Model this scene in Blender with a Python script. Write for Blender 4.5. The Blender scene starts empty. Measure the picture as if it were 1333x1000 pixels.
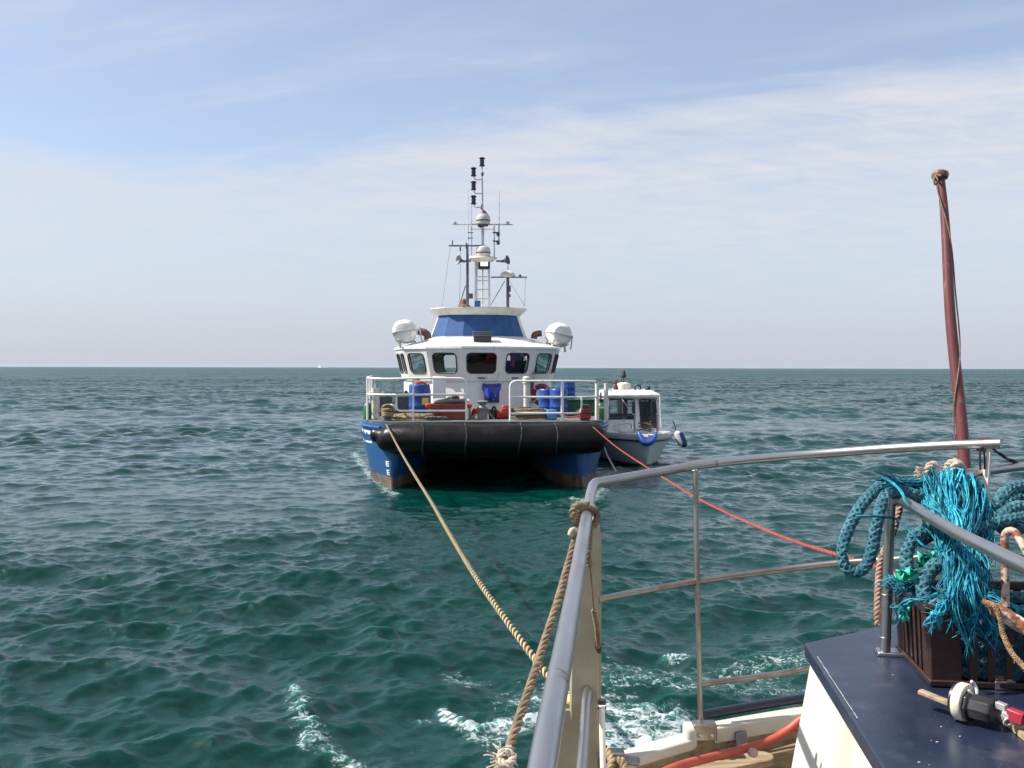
import bpy, bmesh, math, random
import numpy as np
from mathutils import Vector, Matrix, Euler
random.seed(7); RN = random.Random(11)
R = math.radians
sc = bpy.context.scene
COL = sc.collection

# ------------------------------------------------------------------ camera
CAMZ = 3.4
F = 1333*35/36.0
cam = bpy.data.cameras.new('camera'); cam.lens = 35; cam.sensor_width = 36
cam.clip_start = 0.05; cam.clip_end = 40000
camo = bpy.data.objects.new('camera', cam); COL.objects.link(camo)
CROT = Matrix.Rotation(math.pi/2-0.0166, 3, 'X') @ Matrix.Rotation(0.00225, 3, 'Z')
camo.matrix_world = Matrix.Translation((0, 0, CAMZ)) @ CROT.to_4x4()
sc.camera = camo
# ------------------------------------------------------------------ sky, sun, exposure
SUN_EL, SUN_AZ = R(48), R(-88)          # azimuth from +Y towards +X : the sun stands to the left, a little beyond
world = bpy.data.worlds.new('World'); sc.world = world; world.use_nodes = True
wn, wl = world.node_tree.nodes, world.node_tree.links
wn.clear()
def W(t, **k):
    n = wn.new(t)
    for a, b in k.items():
        if a.startswith('i_'): n.inputs[int(a[2:])].default_value = b
        else: setattr(n, a, b)
    return n
sky = W('ShaderNodeTexSky', sky_type='NISHITA', sun_disc=False, sun_elevation=SUN_EL, sun_rotation=SUN_AZ,
        air_density=1.0, dust_density=0.7, ozone_density=2.0, altitude=0)
tc = W('ShaderNodeTexCoord')
sep = W('ShaderNodeSeparateXYZ'); wl.new(tc.outputs['Generated'], sep.inputs[0])
def wm(op, a, b=None, c=None):
    n = W('ShaderNodeMath', operation=op)
    for i, x in enumerate((a, b, c)):
        if x is None: continue
        if isinstance(x, (int, float)): n.inputs[i].default_value = x
        else: wl.new(x, n.inputs[i])
    return n.outputs[0]
def wss(x, lo, hi):
    n = W('ShaderNodeMapRange', interpolation_type='SMOOTHSTEP')
    wl.new(x, n.inputs[0]); n.inputs[1].default_value = lo; n.inputs[2].default_value = hi
    return n.outputs[0]
zc = wm('MAXIMUM', sep.outputs[2], 0.0)
zp = wm('ADD', zc, 0.09)
cx = wm('DIVIDE', sep.outputs[0], zp); cy = wm('DIVIDE', sep.outputs[1], zp)
def cloudnoise(sx, sy, sz, scale, detail, rough, off, rot=0.0):
    cmb = W('ShaderNodeCombineXYZ'); wl.new(cx, cmb.inputs[0]); wl.new(cy, cmb.inputs[1]); cmb.inputs[2].default_value = off
    mr_ = W('ShaderNodeMapping'); wl.new(cmb.outputs[0], mr_.inputs[0]); mr_.inputs['Rotation'].default_value = (0, 0, rot)
    mp = W('ShaderNodeMapping'); wl.new(mr_.outputs[0], mp.inputs[0]); mp.inputs['Scale'].default_value = (sx, sy, sz)
    nz = W('ShaderNodeTexNoise'); wl.new(mp.outputs[0], nz.inputs['Vector'])
    nz.inputs['Scale'].default_value = scale; nz.inputs['Detail'].default_value = detail; nz.inputs['Roughness'].default_value = rough
    nz.inputs['Distortion'].default_value = 0.6
    return nz.outputs['Fac']
n1 = cloudnoise(.7, 1.0, 1, 1.1, 9, .6, 3.1, .25)       # the broad sheet
n2 = cloudnoise(.36, 1.5, 1, 1.5, 9, .58, 8.3, .38)        # cirrus streaks
n3 = cloudnoise(1.0, 1.8, 1, 4.5, 6, .6, 1.7, -.3)          # fine mottling
# the edge of the cloud sheet rises to the right
edge = wm('SUBTRACT', wm('ADD', wm('MULTIPLY', sep.outputs[0], .09), .243), zc)
edge = wm('ADD', edge, wm('MULTIPLY', wm('SUBTRACT', n1, .5), .17))
sheet = wss(edge, -.03, .05)
streak = wm('MULTIPLY', wss(n2, .42, .70), .5)
mott = wm('ADD', .38, wm('MULTIPLY', n3, 1.08))
sheet = wm('MULTIPLY', sheet, wm('ADD', .3, wm('MULTIPLY', wss(zc, .0, .17), .7)))
fill_veil = wm('MULTIPLY', wss(zc, .42, .60), .6)          # bright veil above the view, added to lift the ambient fill
cf = wm('MINIMUM', wm('MAXIMUM', wm('MAXIMUM', wm('MULTIPLY', wm('MULTIPLY', sheet, .80), mott), wm('MULTIPLY', streak, wss(zc, .04, .2))), wm('MAXIMUM', fill_veil, .27)), 1.0)
lowhaze = wss(zc, .20, .0)
skyc = W('ShaderNodeMix', data_type='RGBA', blend_type='MULTIPLY'); skyc.inputs[0].default_value = 1
wl.new(sky.outputs[0], skyc.inputs[6]); skyc.inputs[7].default_value = (1.02, .99, 1.02, 1)
mixh = W('ShaderNodeMix', data_type='RGBA'); wl.new(wm('MULTIPLY', lowhaze, .8), mixh.inputs[0])
wl.new(skyc.outputs[2], mixh.inputs[6]); mixh.inputs[7].default_value = (2.95, 3.25, 4.15, 1)
mixc = W('ShaderNodeMix', data_type='RGBA'); cf = wm('MINIMUM', wm('ADD', cf, wm('MULTIPLY', wm('MULTIPLY', streak, wss(zc, .06, .2)), .55)), 1.0); wl.new(cf, mixc.inputs[0])
wl.new(mixh.outputs[2], mixc.inputs[6]); mixc.inputs[7].default_value = (4.45, 4.6, 5.05, 1)
bg = W('ShaderNodeBackground'); bg.inputs[1].default_value = 0.10
wl.new(mixc.outputs[2], bg.inputs[0])
wo = W('ShaderNodeOutputWorld'); wl.new(bg.outputs[0], wo.inputs[0])
sun = bpy.data.lights.new('sun', 'SUN'); sun.energy = 4.9; sun.angle = R(.5); sun.color = (1, .945, .86)
suno = bpy.data.objects.new('sun', sun); COL.objects.link(suno)
sdir = Vector((math.sin(SUN_AZ)*math.cos(SUN_EL), math.cos(SUN_AZ)*math.cos(SUN_EL), math.sin(SUN_EL)))
suno.rotation_euler = sdir.to_track_quat('Z', 'Y').to_euler()
sc.view_settings.view_transform = 'Standard'; sc.view_settings.look = 'None'
sc.view_settings.exposure = 0.7; sc.view_settings.gamma = 1.0
sc.render.engine = 'CYCLES'
sc.cycles.max_bounces = 8; sc.cycles.transparent_max_bounces = 12
sc.cycles.sample_clamp_indirect = 6; sc.cycles.sample_clamp_direct = 1.6

# ------------------------------------------------------------------ helpers
def P(px, py, D):
    """the point of the place seen at a pixel of the photograph, D metres ahead"""
    d = CROT @ Vector(((px-666.5)/F, -(py-500)/F, -1))
    return Vector((0, 0, CAMZ)) + d*(D/d.y)
def PZ(px, py, z):
    d = CROT @ Vector(((px-666.5)/F, -(py-500)/F, -1))
    return Vector((0, 0, CAMZ)) + d*((z-CAMZ)/d.z)
MW = {}
def frame(o): return MW.get(o.name, Matrix.Identity(4))
def tag(o, label=None, cat=None, group=None, kind=None):
    if label: o['label'] = label
    if cat: o['category'] = cat
    if group: o['group'] = group
    if kind: o['kind'] = kind
    return o
def thing(name, label, cat, loc=(0, 0, 0), rz=0.0, group=None, M4=None):
    o = bpy.data.objects.new(name, None); COL.objects.link(o); o.empty_display_size = .1
    m = M4 if M4 is not None else Matrix.Translation(Vector(loc)) @ Matrix.Rotation(rz, 4, 'Z')
    o.matrix_world = m; MW[o.name] = m
    return tag(o, label, cat, group)
def perp(t):
    a = Vector((0, 0, 1)) if abs(t.z) < .9 else Vector((1, 0, 0))
    n = t.cross(a).normalized(); return n, t.cross(n).normalized()
def spline(pts, n=60, closed=False):
    pts = [Vector(p) for p in pts]
    if closed: q = [pts[-1]]+pts+pts[:2]
    else: q = [pts[0]*2-pts[1]]+pts+[pts[-1]*2-pts[-2]]
    dense = []
    for i in range(1, len(q)-2):
        for k in range(16):
            t = k/16; p0, p1, p2, p3 = q[i-1], q[i], q[i+1], q[i+2]
            dense.append(.5*((2*p1)+(p2-p0)*t+(2*p0-5*p1+4*p2-p3)*t*t+(3*p1-p0-3*p2+p3)*t**3))
    dense.append(q[-2].copy())
    L = [0]
    for a, b in zip(dense, dense[1:]): L.append(L[-1]+(b-a).length)
    out = []; j = 0
    for i in range(n+1):
        s = L[-1]*i/n
        while j < len(L)-2 and L[j+1] < s: j += 1
        u = (s-L[j])/max(1e-9, L[j+1]-L[j]); out.append(dense[j].lerp(dense[j+1], min(1, max(0, u))))
    return out
def length(pts): return sum((b-a).length for a, b in zip(pts, pts[1:]))
def frames(pts):
    out = []; n = None
    for i, p in enumerate(pts):
        t = (pts[min(i+1, len(pts)-1)]-pts[max(i-1, 0)]).normalized()
        if n is None: n, b = perp(t)
        else:
            n = (n-t*n.dot(t)); n = n.normalized() if n.length > 1e-6 else perp(t)[0]
            b = t.cross(n)
        out.append((p, t, n, b))
    return out
class MB:
    def __init__(s): s.v = []; s.f = []; s.g = []
    def add(s, vs, fs):
        o = len(s.v); s.g.append((o, len(s.f))); s.v.extend(Vector(v) for v in vs); s.f.extend([tuple(i+o for i in f) for f in fs]); return s
    def box(s, c, size, rot=None, taper=1.0, tapery=None):
        c = Vector(c); x, y, z = (k/2 for k in size); vs = []
        ty = taper if tapery is None else tapery
        for sz in (-1, 1):
            k, ky = (1, 1) if sz < 0 else (taper, ty)
            for sx, sy in ((-1, -1), (1, -1), (1, 1), (-1, 1)):
                v = Vector((sx*x*k, sy*y*ky, sz*z)); vs.append(c+(rot @ v if rot else v))
        return s.add(vs, [(3, 2, 1, 0), (4, 5, 6, 7), (0, 1, 5, 4), (1, 2, 6, 5), (2, 3, 7, 6), (3, 0, 4, 7)])
    def bar(s, a, b, w, h, up=(0, 0, 1)):
        a, b = Vector(a), Vector(b); t = (b-a).normalized(); n = t.cross(Vector(up)).normalized(); u = n.cross(t)
        vs = [p+n*(sx*w/2)+u*(sy*h/2) for p in (a, b) for sx, sy in ((-1, -1), (1, -1), (1, 1), (-1, 1))]
        return s.add(vs, [(0, 1, 2, 3), (7, 6, 5, 4), (0, 4, 5, 1), (1, 5, 6, 2), (2, 6, 7, 3), (3, 7, 4, 0)])
    def tube(s, pts, r, n=10, caps=True, closed=False):
        pts = [Vector(p) for p in pts]; fr = frames(pts); vs = []; fs = []; m = len(pts)
        for i, (p, t, a, b) in enumerate(fr):
            rr = r[i] if isinstance(r, (list, tuple)) else r
            for k in range(n):
                th = 2*math.pi*k/n; vs.append(p+a*(rr*math.cos(th))+b*(rr*math.sin(th)))
        for i in range(m-1 if not closed else m):
            j = (i+1) % m
            for k in range(n):
                fs.append((i*n+k, i*n+(k+1) % n, j*n+(k+1) % n, j*n+k))
        if caps and not closed:
            fs.append(tuple(range(n-1, -1, -1))); fs.append(tuple((m-1)*n+k for k in range(n)))
        return s.add(vs, fs)
    def lathe(s, prof, o=(0, 0, 0), axis=(0, 0, 1), n=24):
        o = Vector(o); t = Vector(axis).normalized(); a, b = perp(t); vs = []; fs = []
        for r, z in prof:
            for k in range(n):
                th = 2*math.pi*k/n; vs.append(o+t*z+a*(r*math.cos(th))+b*(r*math.sin(th)))
        for i in range(len(prof)-1):
            for k in range(n): fs.append((i*n+k, i*n+(k+1) % n, (i+1)*n+(k+1) % n, (i+1)*n+k))
        if prof[0][0] > 1e-5: fs.append(tuple(range(n-1, -1, -1)))
        if prof[-1][0] > 1e-5: fs.append(tuple((len(prof)-1)*n+k for k in range(n)))
        return s.add(vs, fs)
    def torus(s, c, axis, R0, r, n=24, m=10, a0=0, a1=2*math.pi):
        t = Vector(axis).normalized(); a, b = perp(t); c = Vector(c)
        full = abs(a1-a0-2*math.pi) < 1e-6
        cnt = n if full else n+1
        pts = [c+a*(R0*math.cos(a0+(a1-a0)*i/n))+b*(R0*math.sin(a0+(a1-a0)*i/n)) for i in range(cnt)]
        return s.tube(pts, r, m, closed=full)
    def prism(s, poly, vec):
        n = len(poly); poly = [Vector(p) for p in poly]; vec = Vector(vec)
        vs = poly+[p+vec for p in poly]
        return s.add(vs, [tuple(range(n-1, -1, -1)), tuple(range(n, 2*n))]+[(i, (i+1) % n, n+(i+1) % n, n+i) for i in range(n)])
    def loft(s, rings, closed=True, cap0=True, cap1=True):
        n = len(rings[0]); vs = [v for r in rings for v in r]; fs = []
        for i in range(len(rings)-1):
            for k in range(n if closed else n-1):
                fs.append((i*n+k, i*n+(k+1) % n, (i+1)*n+(k+1) % n, (i+1)*n+k))
        if cap0: fs.append(tuple(range(n-1, -1, -1)))
        if cap1: fs.append(tuple((len(rings)-1)*n+k for k in range(n)))
        return s.add(vs, fs)
    def rope(s, pts, rad, pitch, strands=3, per=9, sides=7, k=.54, q=.50, closed=False):
        L = length(pts); n = max(6, int(L/pitch*per)); pts = spline(pts, n); fr = frames(pts)
        for j in range(strands):
            ps = []
            for i, (p, t, a, b) in enumerate(fr):
                th = 2*math.pi*(i*L/n/pitch+j/strands); ps.append(p+a*(rad*k*math.cos(th))+b*(rad*k*math.sin(th)))
            s.tube(ps, rad*q, sides)
        return s
    def braid(s, pts, rad, pitch, per=14):
        L = length(pts); n = max(8, int(L/pitch*per)); pts = spline(pts, n); fr = frames(pts)
        s.tube(pts, rad*.72, 8)
        for sg in (1, -1):
            for j in range(4):
                ps = []
                for i, (p, t, a, b) in enumerate(fr):
                    ph = i*L/n/pitch
                    th = sg*2*math.pi*ph+j*math.pi/2
                    rr = rad*(.72+.055*math.sin(2*math.pi*ph*4+sg*math.pi/2+j*math.pi))
                    ps.append(p+a*(rr*math.cos(th))+b*(rr*math.sin(th)))
                s.tube(ps, rad*.33, 6)
        rn = random.Random(len(s.v))                    # loose fibres standing off the rope
        for k in range(int(L/.011)):
            i = rn.randrange(n); p, t, a, b = fr[i]; th = rn.uniform(0, 6.28); o = (a*math.cos(th)+b*math.sin(th)); w = t*rn.choice((-1, 1))+Vector((rn.gauss(0, .5), rn.gauss(0, .5), rn.gauss(0, .5)))
            q = p+o*rad; s.tube([q, q+(o*.4+w*.5)*rad*rn.uniform(.3, .8), q+(o*.6+w)*rad*rn.uniform(.6, 1.3)], .0007, 3)
        return s
    def each(s, name, mat, parent=None, **k):
        """every shape added becomes an object of its own"""
        ends = s.g[1:]+[(len(s.v), len(s.f))]; out = []
        for (v0, f0), (v1, f1) in zip(s.g, ends):
            m = MB(); m.v = s.v[v0:v1]; m.f = [tuple(i-v0 for i in f) for f in s.f[f0:f1]]; out.append(m.build(name, mat, parent, **k))
        return out
    def build(s, name, mat, parent=None, world=False, bevel=0, seg=2, sharp=38, solid=0):
        vs = s.v
        if world and parent is not None:
            inv = frame(parent).inverted(); vs = [inv @ v for v in vs]
        me = bpy.data.meshes.new(name); me.from_pydata([tuple(v) for v in vs], [], s.f)
        bm = bmesh.new(); bm.from_mesh(me)
        bmesh.ops.recalc_face_normals(bm, faces=bm.faces[:])
        for f in bm.faces: f.smooth = True
        bm.to_mesh(me); bm.free()
        me.set_sharp_from_angle(angle=R(sharp))
        me.materials.append(mat)
        o = bpy.data.objects.new(name, me); COL.objects.link(o)
        if parent is not None: o.parent = parent; MW[o.name] = frame(parent)
        if solid:
            m = o.modifiers.new('solid', 'SOLIDIFY'); m.thickness = solid; m.offset = 0
        if bevel:
            m = o.modifiers.new('bevel', 'BEVEL'); m.width = bevel; m.segments = seg; m.limit_method = 'ANGLE'; m.angle_limit = R(30)
        return o
def single(name, mb, mat, label, cat, origin=None, group=None, **k):
    """a thing of one mesh: its origin is put at its own middle"""
    if origin is None:
        n = len(mb.v); origin = Vector((sum(v.x for v in mb.v)/n, sum(v.y for v in mb.v)/n, min(v.z for v in mb.v)))
    mb.v = [v-origin for v in mb.v]
    o = mb.build(name, mat, **k); o.location = origin
    MW[o.name] = Matrix.Translation(origin)
    return tag(o, label, cat, group)

# ------------------------------------------------------------------ materials
MATS = {}
def mat(name, c, rough=.5, metal=0.0, c2=None, scale=4, lo=.42, hi=.62, bump=0, bscale=40, coat=0, stretch=(1, 1, 1), spec=.5, detail=7, rvar=0.0, c3=None, c3lo=.62, c3hi=.7, c3scale=14, tone=False):
    if name in MATS: return MATS[name]
    m = bpy.data.materials.new(name); m.use_nodes = True; MATS[name] = m
    nt = m.node_tree; N, L = nt.nodes, nt.links; b = N['Principled BSDF']
    b.inputs['Base Color'].default_value = (*c, 1); b.inputs['Roughness'].default_value = rough
    b.inputs['Metallic'].default_value = metal; b.inputs['Coat Weight'].default_value = coat
    b.inputs['Specular IOR Level'].default_value = spec
    t = N.new('ShaderNodeTexCoord'); mp = N.new('ShaderNodeMapping'); mp.inputs['Scale'].default_value = stretch
    L.new(t.outputs['Object'], mp.inputs[0])
    nz = N.new('ShaderNodeTexNoise'); nz.inputs['Scale'].default_value = scale; nz.inputs['Detail'].default_value = detail
    L.new(mp.outputs[0], nz.inputs['Vector'])
    col = None
    if c2 is not None:
        mr = N.new('ShaderNodeMapRange'); mr.interpolation_type = 'SMOOTHSTEP'; mr.inputs[1].default_value = lo; mr.inputs[2].default_value = hi
        L.new(nz.outputs['Fac'], mr.inputs[0])
        mx = N.new('ShaderNodeMix'); mx.data_type = 'RGBA'; L.new(mr.outputs[0], mx.inputs[0])
        mx.inputs[6].default_value = (*c, 1); mx.inputs[7].default_value = (*c2, 1); col = mx.outputs[2]
        if c3 is not None:
            nz3 = N.new('ShaderNodeTexNoise'); nz3.inputs['Scale'].default_value = c3scale; nz3.inputs['Detail'].default_value = 9
            L.new(mp.outputs[0], nz3.inputs['Vector'])
            mr3 = N.new('ShaderNodeMapRange'); mr3.inputs[1].default_value = c3lo; mr3.inputs[2].default_value = c3hi
            L.new(nz3.outputs['Fac'], mr3.inputs[0])
            mx3 = N.new('ShaderNodeMix'); mx3.data_type = 'RGBA'; L.new(mr3.outputs[0], mx3.inputs[0])
            L.new(col, mx3.inputs[6]); mx3.inputs[7].default_value = (*c3, 1); col = mx3.outputs[2]
        if tone:
            at = N.new('ShaderNodeAttribute'); at.attribute_name = 'tone'; mt = N.new('ShaderNodeMix'); mt.data_type = 'RGBA'; mt.blend_type = 'MULTIPLY'; mt.inputs[0].default_value = 1
            L.new(col, mt.inputs[6]); L.new(at.outputs['Color'], mt.inputs[7]); col = mt.outputs[2]
        L.new(col, b.inputs['Base Color'])
    if rvar:
        mr2 = N.new('ShaderNodeMapRange'); mr2.inputs[1].default_value = .3; mr2.inputs[2].default_value = .7
        mr2.inputs[3].default_value = max(.02, rough-rvar); mr2.inputs[4].default_value = min(1, rough+rvar)
        L.new(nz.outputs['Fac'], mr2.inputs[0]); L.new(mr2.outputs[0], b.inputs['Roughness'])
    if bump:
        nb = N.new('ShaderNodeTexNoise'); nb.inputs['Scale'].default_value = bscale; nb.inputs['Detail'].default_value = 6
        L.new(mp.outputs[0], nb.inputs['Vector'])
        bp = N.new('ShaderNodeBump'); bp.inputs['Strength'].default_value = 1; bp.inputs['Distance'].default_value = bump
        L.new(nb.outputs['Fac'], bp.inputs['Height']); L.new(bp.outputs[0], b.inputs['Normal'])
    return m
def glass(name, tint, refl=1.0):
    m = bpy.data.materials.new(name); m.use_nodes = True; nt = m.node_tree; N, L = nt.nodes, nt.links; N.clear()
    o = N.new('ShaderNodeOutputMaterial'); mx = N.new('ShaderNodeMixShader')
    tr = N.new('ShaderNodeBsdfTransparent'); tr.inputs[0].default_value = (*tint, 1)
    gl = N.new('ShaderNodeBsdfGlossy'); gl.inputs['Roughness'].default_value = .03
    fr = N.new('ShaderNodeFresnel'); fr.inputs[0].default_value = 1.5
    mu = N.new('ShaderNodeMath'); mu.operation = 'MULTIPLY'; mu.inputs[1].default_value = refl
    L.new(fr.outputs[0], mu.inputs[0]); L.new(mu.outputs[0], mx.inputs[0]); L.new(tr.outputs[0], mx.inputs[1]); L.new(gl.outputs[0], mx.inputs[2])
    L.new(mx.outputs[0], o.inputs[0]); return m
STEEL = mat('stainless', (.50, .49, .48), .36, 1, (.42, .39, .36), 5, .4, .75, bump=.0003, bscale=90, rvar=.06, c3=(.26, .17, .11), c3lo=.66, c3hi=.74, c3scale=16)
STEELD = mat('stainless_dull', (.36, .33, .29), .40, 1, (.25, .20, .16), 9, .4, .7, rvar=.08)
WHITE = mat('white_paint', (.80, .79, .76), .35, 0, (.70, .69, .64), 1.6, .45, .72, c3=(.46, .34, .22), c3lo=.62, c3hi=.82, c3scale=6, stretch=(1, 1, .25))
RAILW = mat('white_rail_paint', (.80, .79, .74), .4, 0, (.62, .56, .44), 6, .55, .75)
CREAM = mat('cream_paint', (.70, .67, .58), .45, 0, (.6, .56, .46), 5)
BLUE = mat('blue_paint', (.014, .08, .25), .35, 0, (.014, .085, .27), 2, rvar=.1)
CANVAS = mat('blue_canvas', (.014, .07, .21), .7, 0, (.018, .085, .24), 3, bump=.004, bscale=8)
BARREL = mat('barrel_plastic', (.010, .06, .28), .4, 0, (.016, .075, .30), 3, c3=(.05, .10, .22), c3lo=.62, c3hi=.75, c3scale=9)
RUBBER = mat('black_rubber', (.0035, .0032, .003), .38, 0, (.009, .0075, .006), 2.2, .4, .7, spec=.28, bump=.012, bscale=5, rvar=.12, c3=(.045, .036, .026), c3lo=.64, c3hi=.8, c3scale=7)
GASKET = mat('dark_gasket', (.012, .012, .012), .5)
BLACK = mat('black_plastic', (.014, .014, .015), .4, 0, (.022, .02, .02), 8)
DARKGREY = mat('dark_grey_paint', (.07, .075, .08), .5, 0, (.1, .1, .1), 6)
GREY = mat('grey_paint', (.22, .23, .24), .5, 0, (.17, .17, .17), 5)
DECK = mat('deck_paint', (.12, .13, .13), .75, 0, (.09, .085, .08), 3)
INTER = mat('cabin_interior', (.10, .066, .05), .6, 0, (.075, .05, .04), 2)
RED = mat('red_paint', (.36, .035, .02), .5, 0, (.28, .03, .02), 5)
ORANGE = mat('orange_plastic', (.50, .06, .025), .5, 0, (.40, .05, .02), 6)
ORROPE = mat('orange_rope_fibre', (.36, .055, .036), .85, 0, (.25, .04, .027), 20)
GREEN = mat('green_paint', (.015, .10, .05), .5, 0, (.012, .075, .04), 5)
BEIGEROPE = mat('natural_rope_fibre', (.24, .175, .11), .85, 0, (.15, .105, .065), 30, bump=.002, bscale=300)
TOWROPE = mat('tow_rope_fibre', (.34, .27, .14), .85, 0, (.20, .15, .075), 25, bump=.002, bscale=200)
COTTON = mat('cotton_rope_fibre', (.50, .43, .34), .9, 0, (.40, .33, .26), 30, bump=.002, bscale=250)
TEAL = mat('teal_rope_fibre', (.024, .115, .155), .75, 0, (.06, .19, .22), 22, .4, .65, bump=.0022, bscale=220, c3=(.015, .075, .105), c3lo=.56, c3hi=.68, c3scale=60)
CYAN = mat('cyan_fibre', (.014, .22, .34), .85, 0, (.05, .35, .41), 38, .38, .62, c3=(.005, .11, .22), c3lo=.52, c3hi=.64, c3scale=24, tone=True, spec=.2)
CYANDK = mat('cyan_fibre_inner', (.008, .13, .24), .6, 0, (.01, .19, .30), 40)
MINT = mat('mint_netting', (.04, .55, .36), .55, 0, (.03, .42, .30), 30)
BROWNPL = mat('brown_plastic', (.038, .016, .011), .42, 0, (.028, .012, .009), 5, bump=.002, bscale=25, rvar=.1, c3=(.16, .10, .07), c3lo=.68, c3hi=.76, c3scale=22)
MAROON = mat('maroon_varnish', (.13, .036, .033), .38, 0, (.13, .032, .03), 5, stretch=(6, 6, .6), c3=(.26, .12, .10), c3lo=.6, c3hi=.75, c3scale=9)
RUST = mat('rusted_iron', (.30, .10, .04), .85, 0, (.12, .045, .022), 40, bump=.004, bscale=60, c3=(.62, .55, .47), c3lo=.5, c3hi=.6, c3scale=22)
PEELRED = mat('peeling_red_white', (.40, .33, .25), .7, 0, (.22, .03, .03), 30, .50, .58, bump=.002, bscale=50, c3=(.16, .06, .025), c3lo=.52, c3hi=.62, c3scale=38)
WOOD = mat('bare_wood', (.36, .27, .17), .75, 0, (.26, .18, .11), 4, stretch=(1, 14, 14))
OLDWOOD = mat('weathered_boards', (.30, .235, .145), .8, 0, (.19, .135, .08), 5, .4, .65, bump=.004, bscale=18, stretch=(.5, 6, 6), c3=(.10, .07, .05), c3lo=.66, c3hi=.76, c3scale=6)
GUNW = mat('gunwale_paint', (.52, .49, .43), .5, 0, (.42, .38, .31), 6, .5, .7, bump=.002, bscale=20, c3=(.34, .24, .14), c3lo=.66, c3hi=.74, c3scale=9)
NAVY = mat('navy_deck_paint', (.013, .020, .043), .33, 0, (.020, .028, .054), 4, .35, .7, bump=.0009, bscale=22, rvar=.12, c3=(.055, .06, .075), c3lo=.58, c3hi=.78, c3scale=7)
CASEW = mat('casing_white', (.62, .595, .53), .4, 0, (.52, .485, .40), 3.2, .45, .72, stretch=(1, 1.6, .14), c3=(.34, .28, .2), c3lo=.68, c3hi=.8, c3scale=16)
YELLOW = mat('yellow_tape', (.8, .62, .10), .5)
SKIN = mat('skin', (.45, .22, .14), .5)
JERSEY = mat('navy_cloth', (.012, .018, .045), .9, 0, (.018, .025, .06), 12)
GELCOAT = mat('white_gelcoat', (.64, .64, .61), .3, 0, (.52, .51, .47), 2.5, c3=(.30, .27, .22), c3lo=.66, c3hi=.8, c3scale=5)
PANE = glass('window_glass', (.78, .82, .81)); PANED = glass('tinted_glass', (.40, .43, .42))
GLASSC = glass('lamp_glass', (.9, .9, .9))
LIT = bpy.data.materials.new('floodlight_bulb'); LIT.use_nodes = True
LIT.node_tree.nodes['Principled BSDF'].inputs['Base Color'].default_value = (.9, .9, .9, 1)
LIT.node_tree.nodes['Principled BSDF'].inputs['Roughness'].default_value = .1
LIT.node_tree.nodes['Principled BSDF'].inputs['Emission Color'].default_value = (1, .9, .9, 1)
LIT.node_tree.nodes['Principled BSDF'].inputs['Emission Strength'].default_value = .5

def hull_mat(name, top, foul, z0, band=.12, foul2=None):
    m = bpy.data.materials.new(name); m.use_nodes = True; nt = m.node_tree; N, L = nt.nodes, nt.links; b = N['Principled BSDF']
    t = N.new('ShaderNodeTexCoord'); sp = N.new('ShaderNodeSeparateXYZ'); L.new(t.outputs['Object'], sp.inputs[0])
    nz = N.new('ShaderNodeTexNoise'); nz.inputs['Scale'].default_value = 2.2; nz.inputs['Detail'].default_value = 8; L.new(t.outputs['Object'], nz.inputs['Vector'])
    a = N.new('ShaderNodeMath'); a.operation = 'MULTIPLY_ADD'; a.inputs[1].default_value = band; L.new(nz.outputs['Fac'], a.inputs[0]); L.new(sp.outputs[2], a.inputs[2])
    mr = N.new('ShaderNodeMapRange'); mr.inputs[1].default_value = z0+band*.5-.015; mr.inputs[2].default_value = z0+band*.5+.015; L.new(a.outputs[0], mr.inputs[0])
    n2 = N.new('ShaderNodeTexNoise'); n2.inputs['Scale'].default_value = 5; n2.inputs['Detail'].default_value = 9
    mp = N.new('ShaderNodeMapping'); mp.inputs['Scale'].default_value = (1, 1, .4); L.new(t.outputs['Object'], mp.inputs[0]); L.new(mp.outputs[0], n2.inputs['Vector'])
    r2 = N.new('ShaderNodeMapRange'); r2.inputs[1].default_value = .42; r2.inputs[2].default_value = .68; L.new(n2.outputs['Fac'], r2.inputs[0])
    f = N.new('ShaderNodeMix'); f.data_type = 'RGBA'; L.new(r2.outputs[0], f.inputs[0]); f.inputs[6].default_value = (*foul, 1); f.inputs[7].default_value = (*(foul2 or foul), 1)
    r3 = N.new('ShaderNodeMapRange'); r3.inputs[1].default_value = .62; r3.inputs[2].default_value = .72; r3.inputs[4].default_value = .7; L.new(n2.outputs['Fac'], r3.inputs[0])
    tp = N.new('ShaderNodeMix'); tp.data_type = 'RGBA'; L.new(r3.outputs[0], tp.inputs[0]); tp.inputs[6].default_value = (*top, 1); tp.inputs[7].default_value = (top[0]*.6+.05, top[1]*.7+.03, top[2]*.7+.02, 1)
    mx = N.new('ShaderNodeMix'); mx.data_type = 'RGBA'; L.new(mr.outputs[0], mx.inputs[0]); L.new(f.outputs[2], mx.inputs[6]); L.new(tp.outputs[2], mx.inputs[7])
    L.new(mx.outputs[2], b.inputs['Base Color']); b.inputs['Roughness'].default_value = .35
    return m
HULLB = hull_mat('blue_hull_paint', (.017, .090, .24), (.13, .085, .06), .33, .10, (.24, .20, .16))
HULLW = hull_mat('white_hull_paint', (.62, .66, .64), (.03, .05, .05), .03, .05, (.06, .08, .07))

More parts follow.
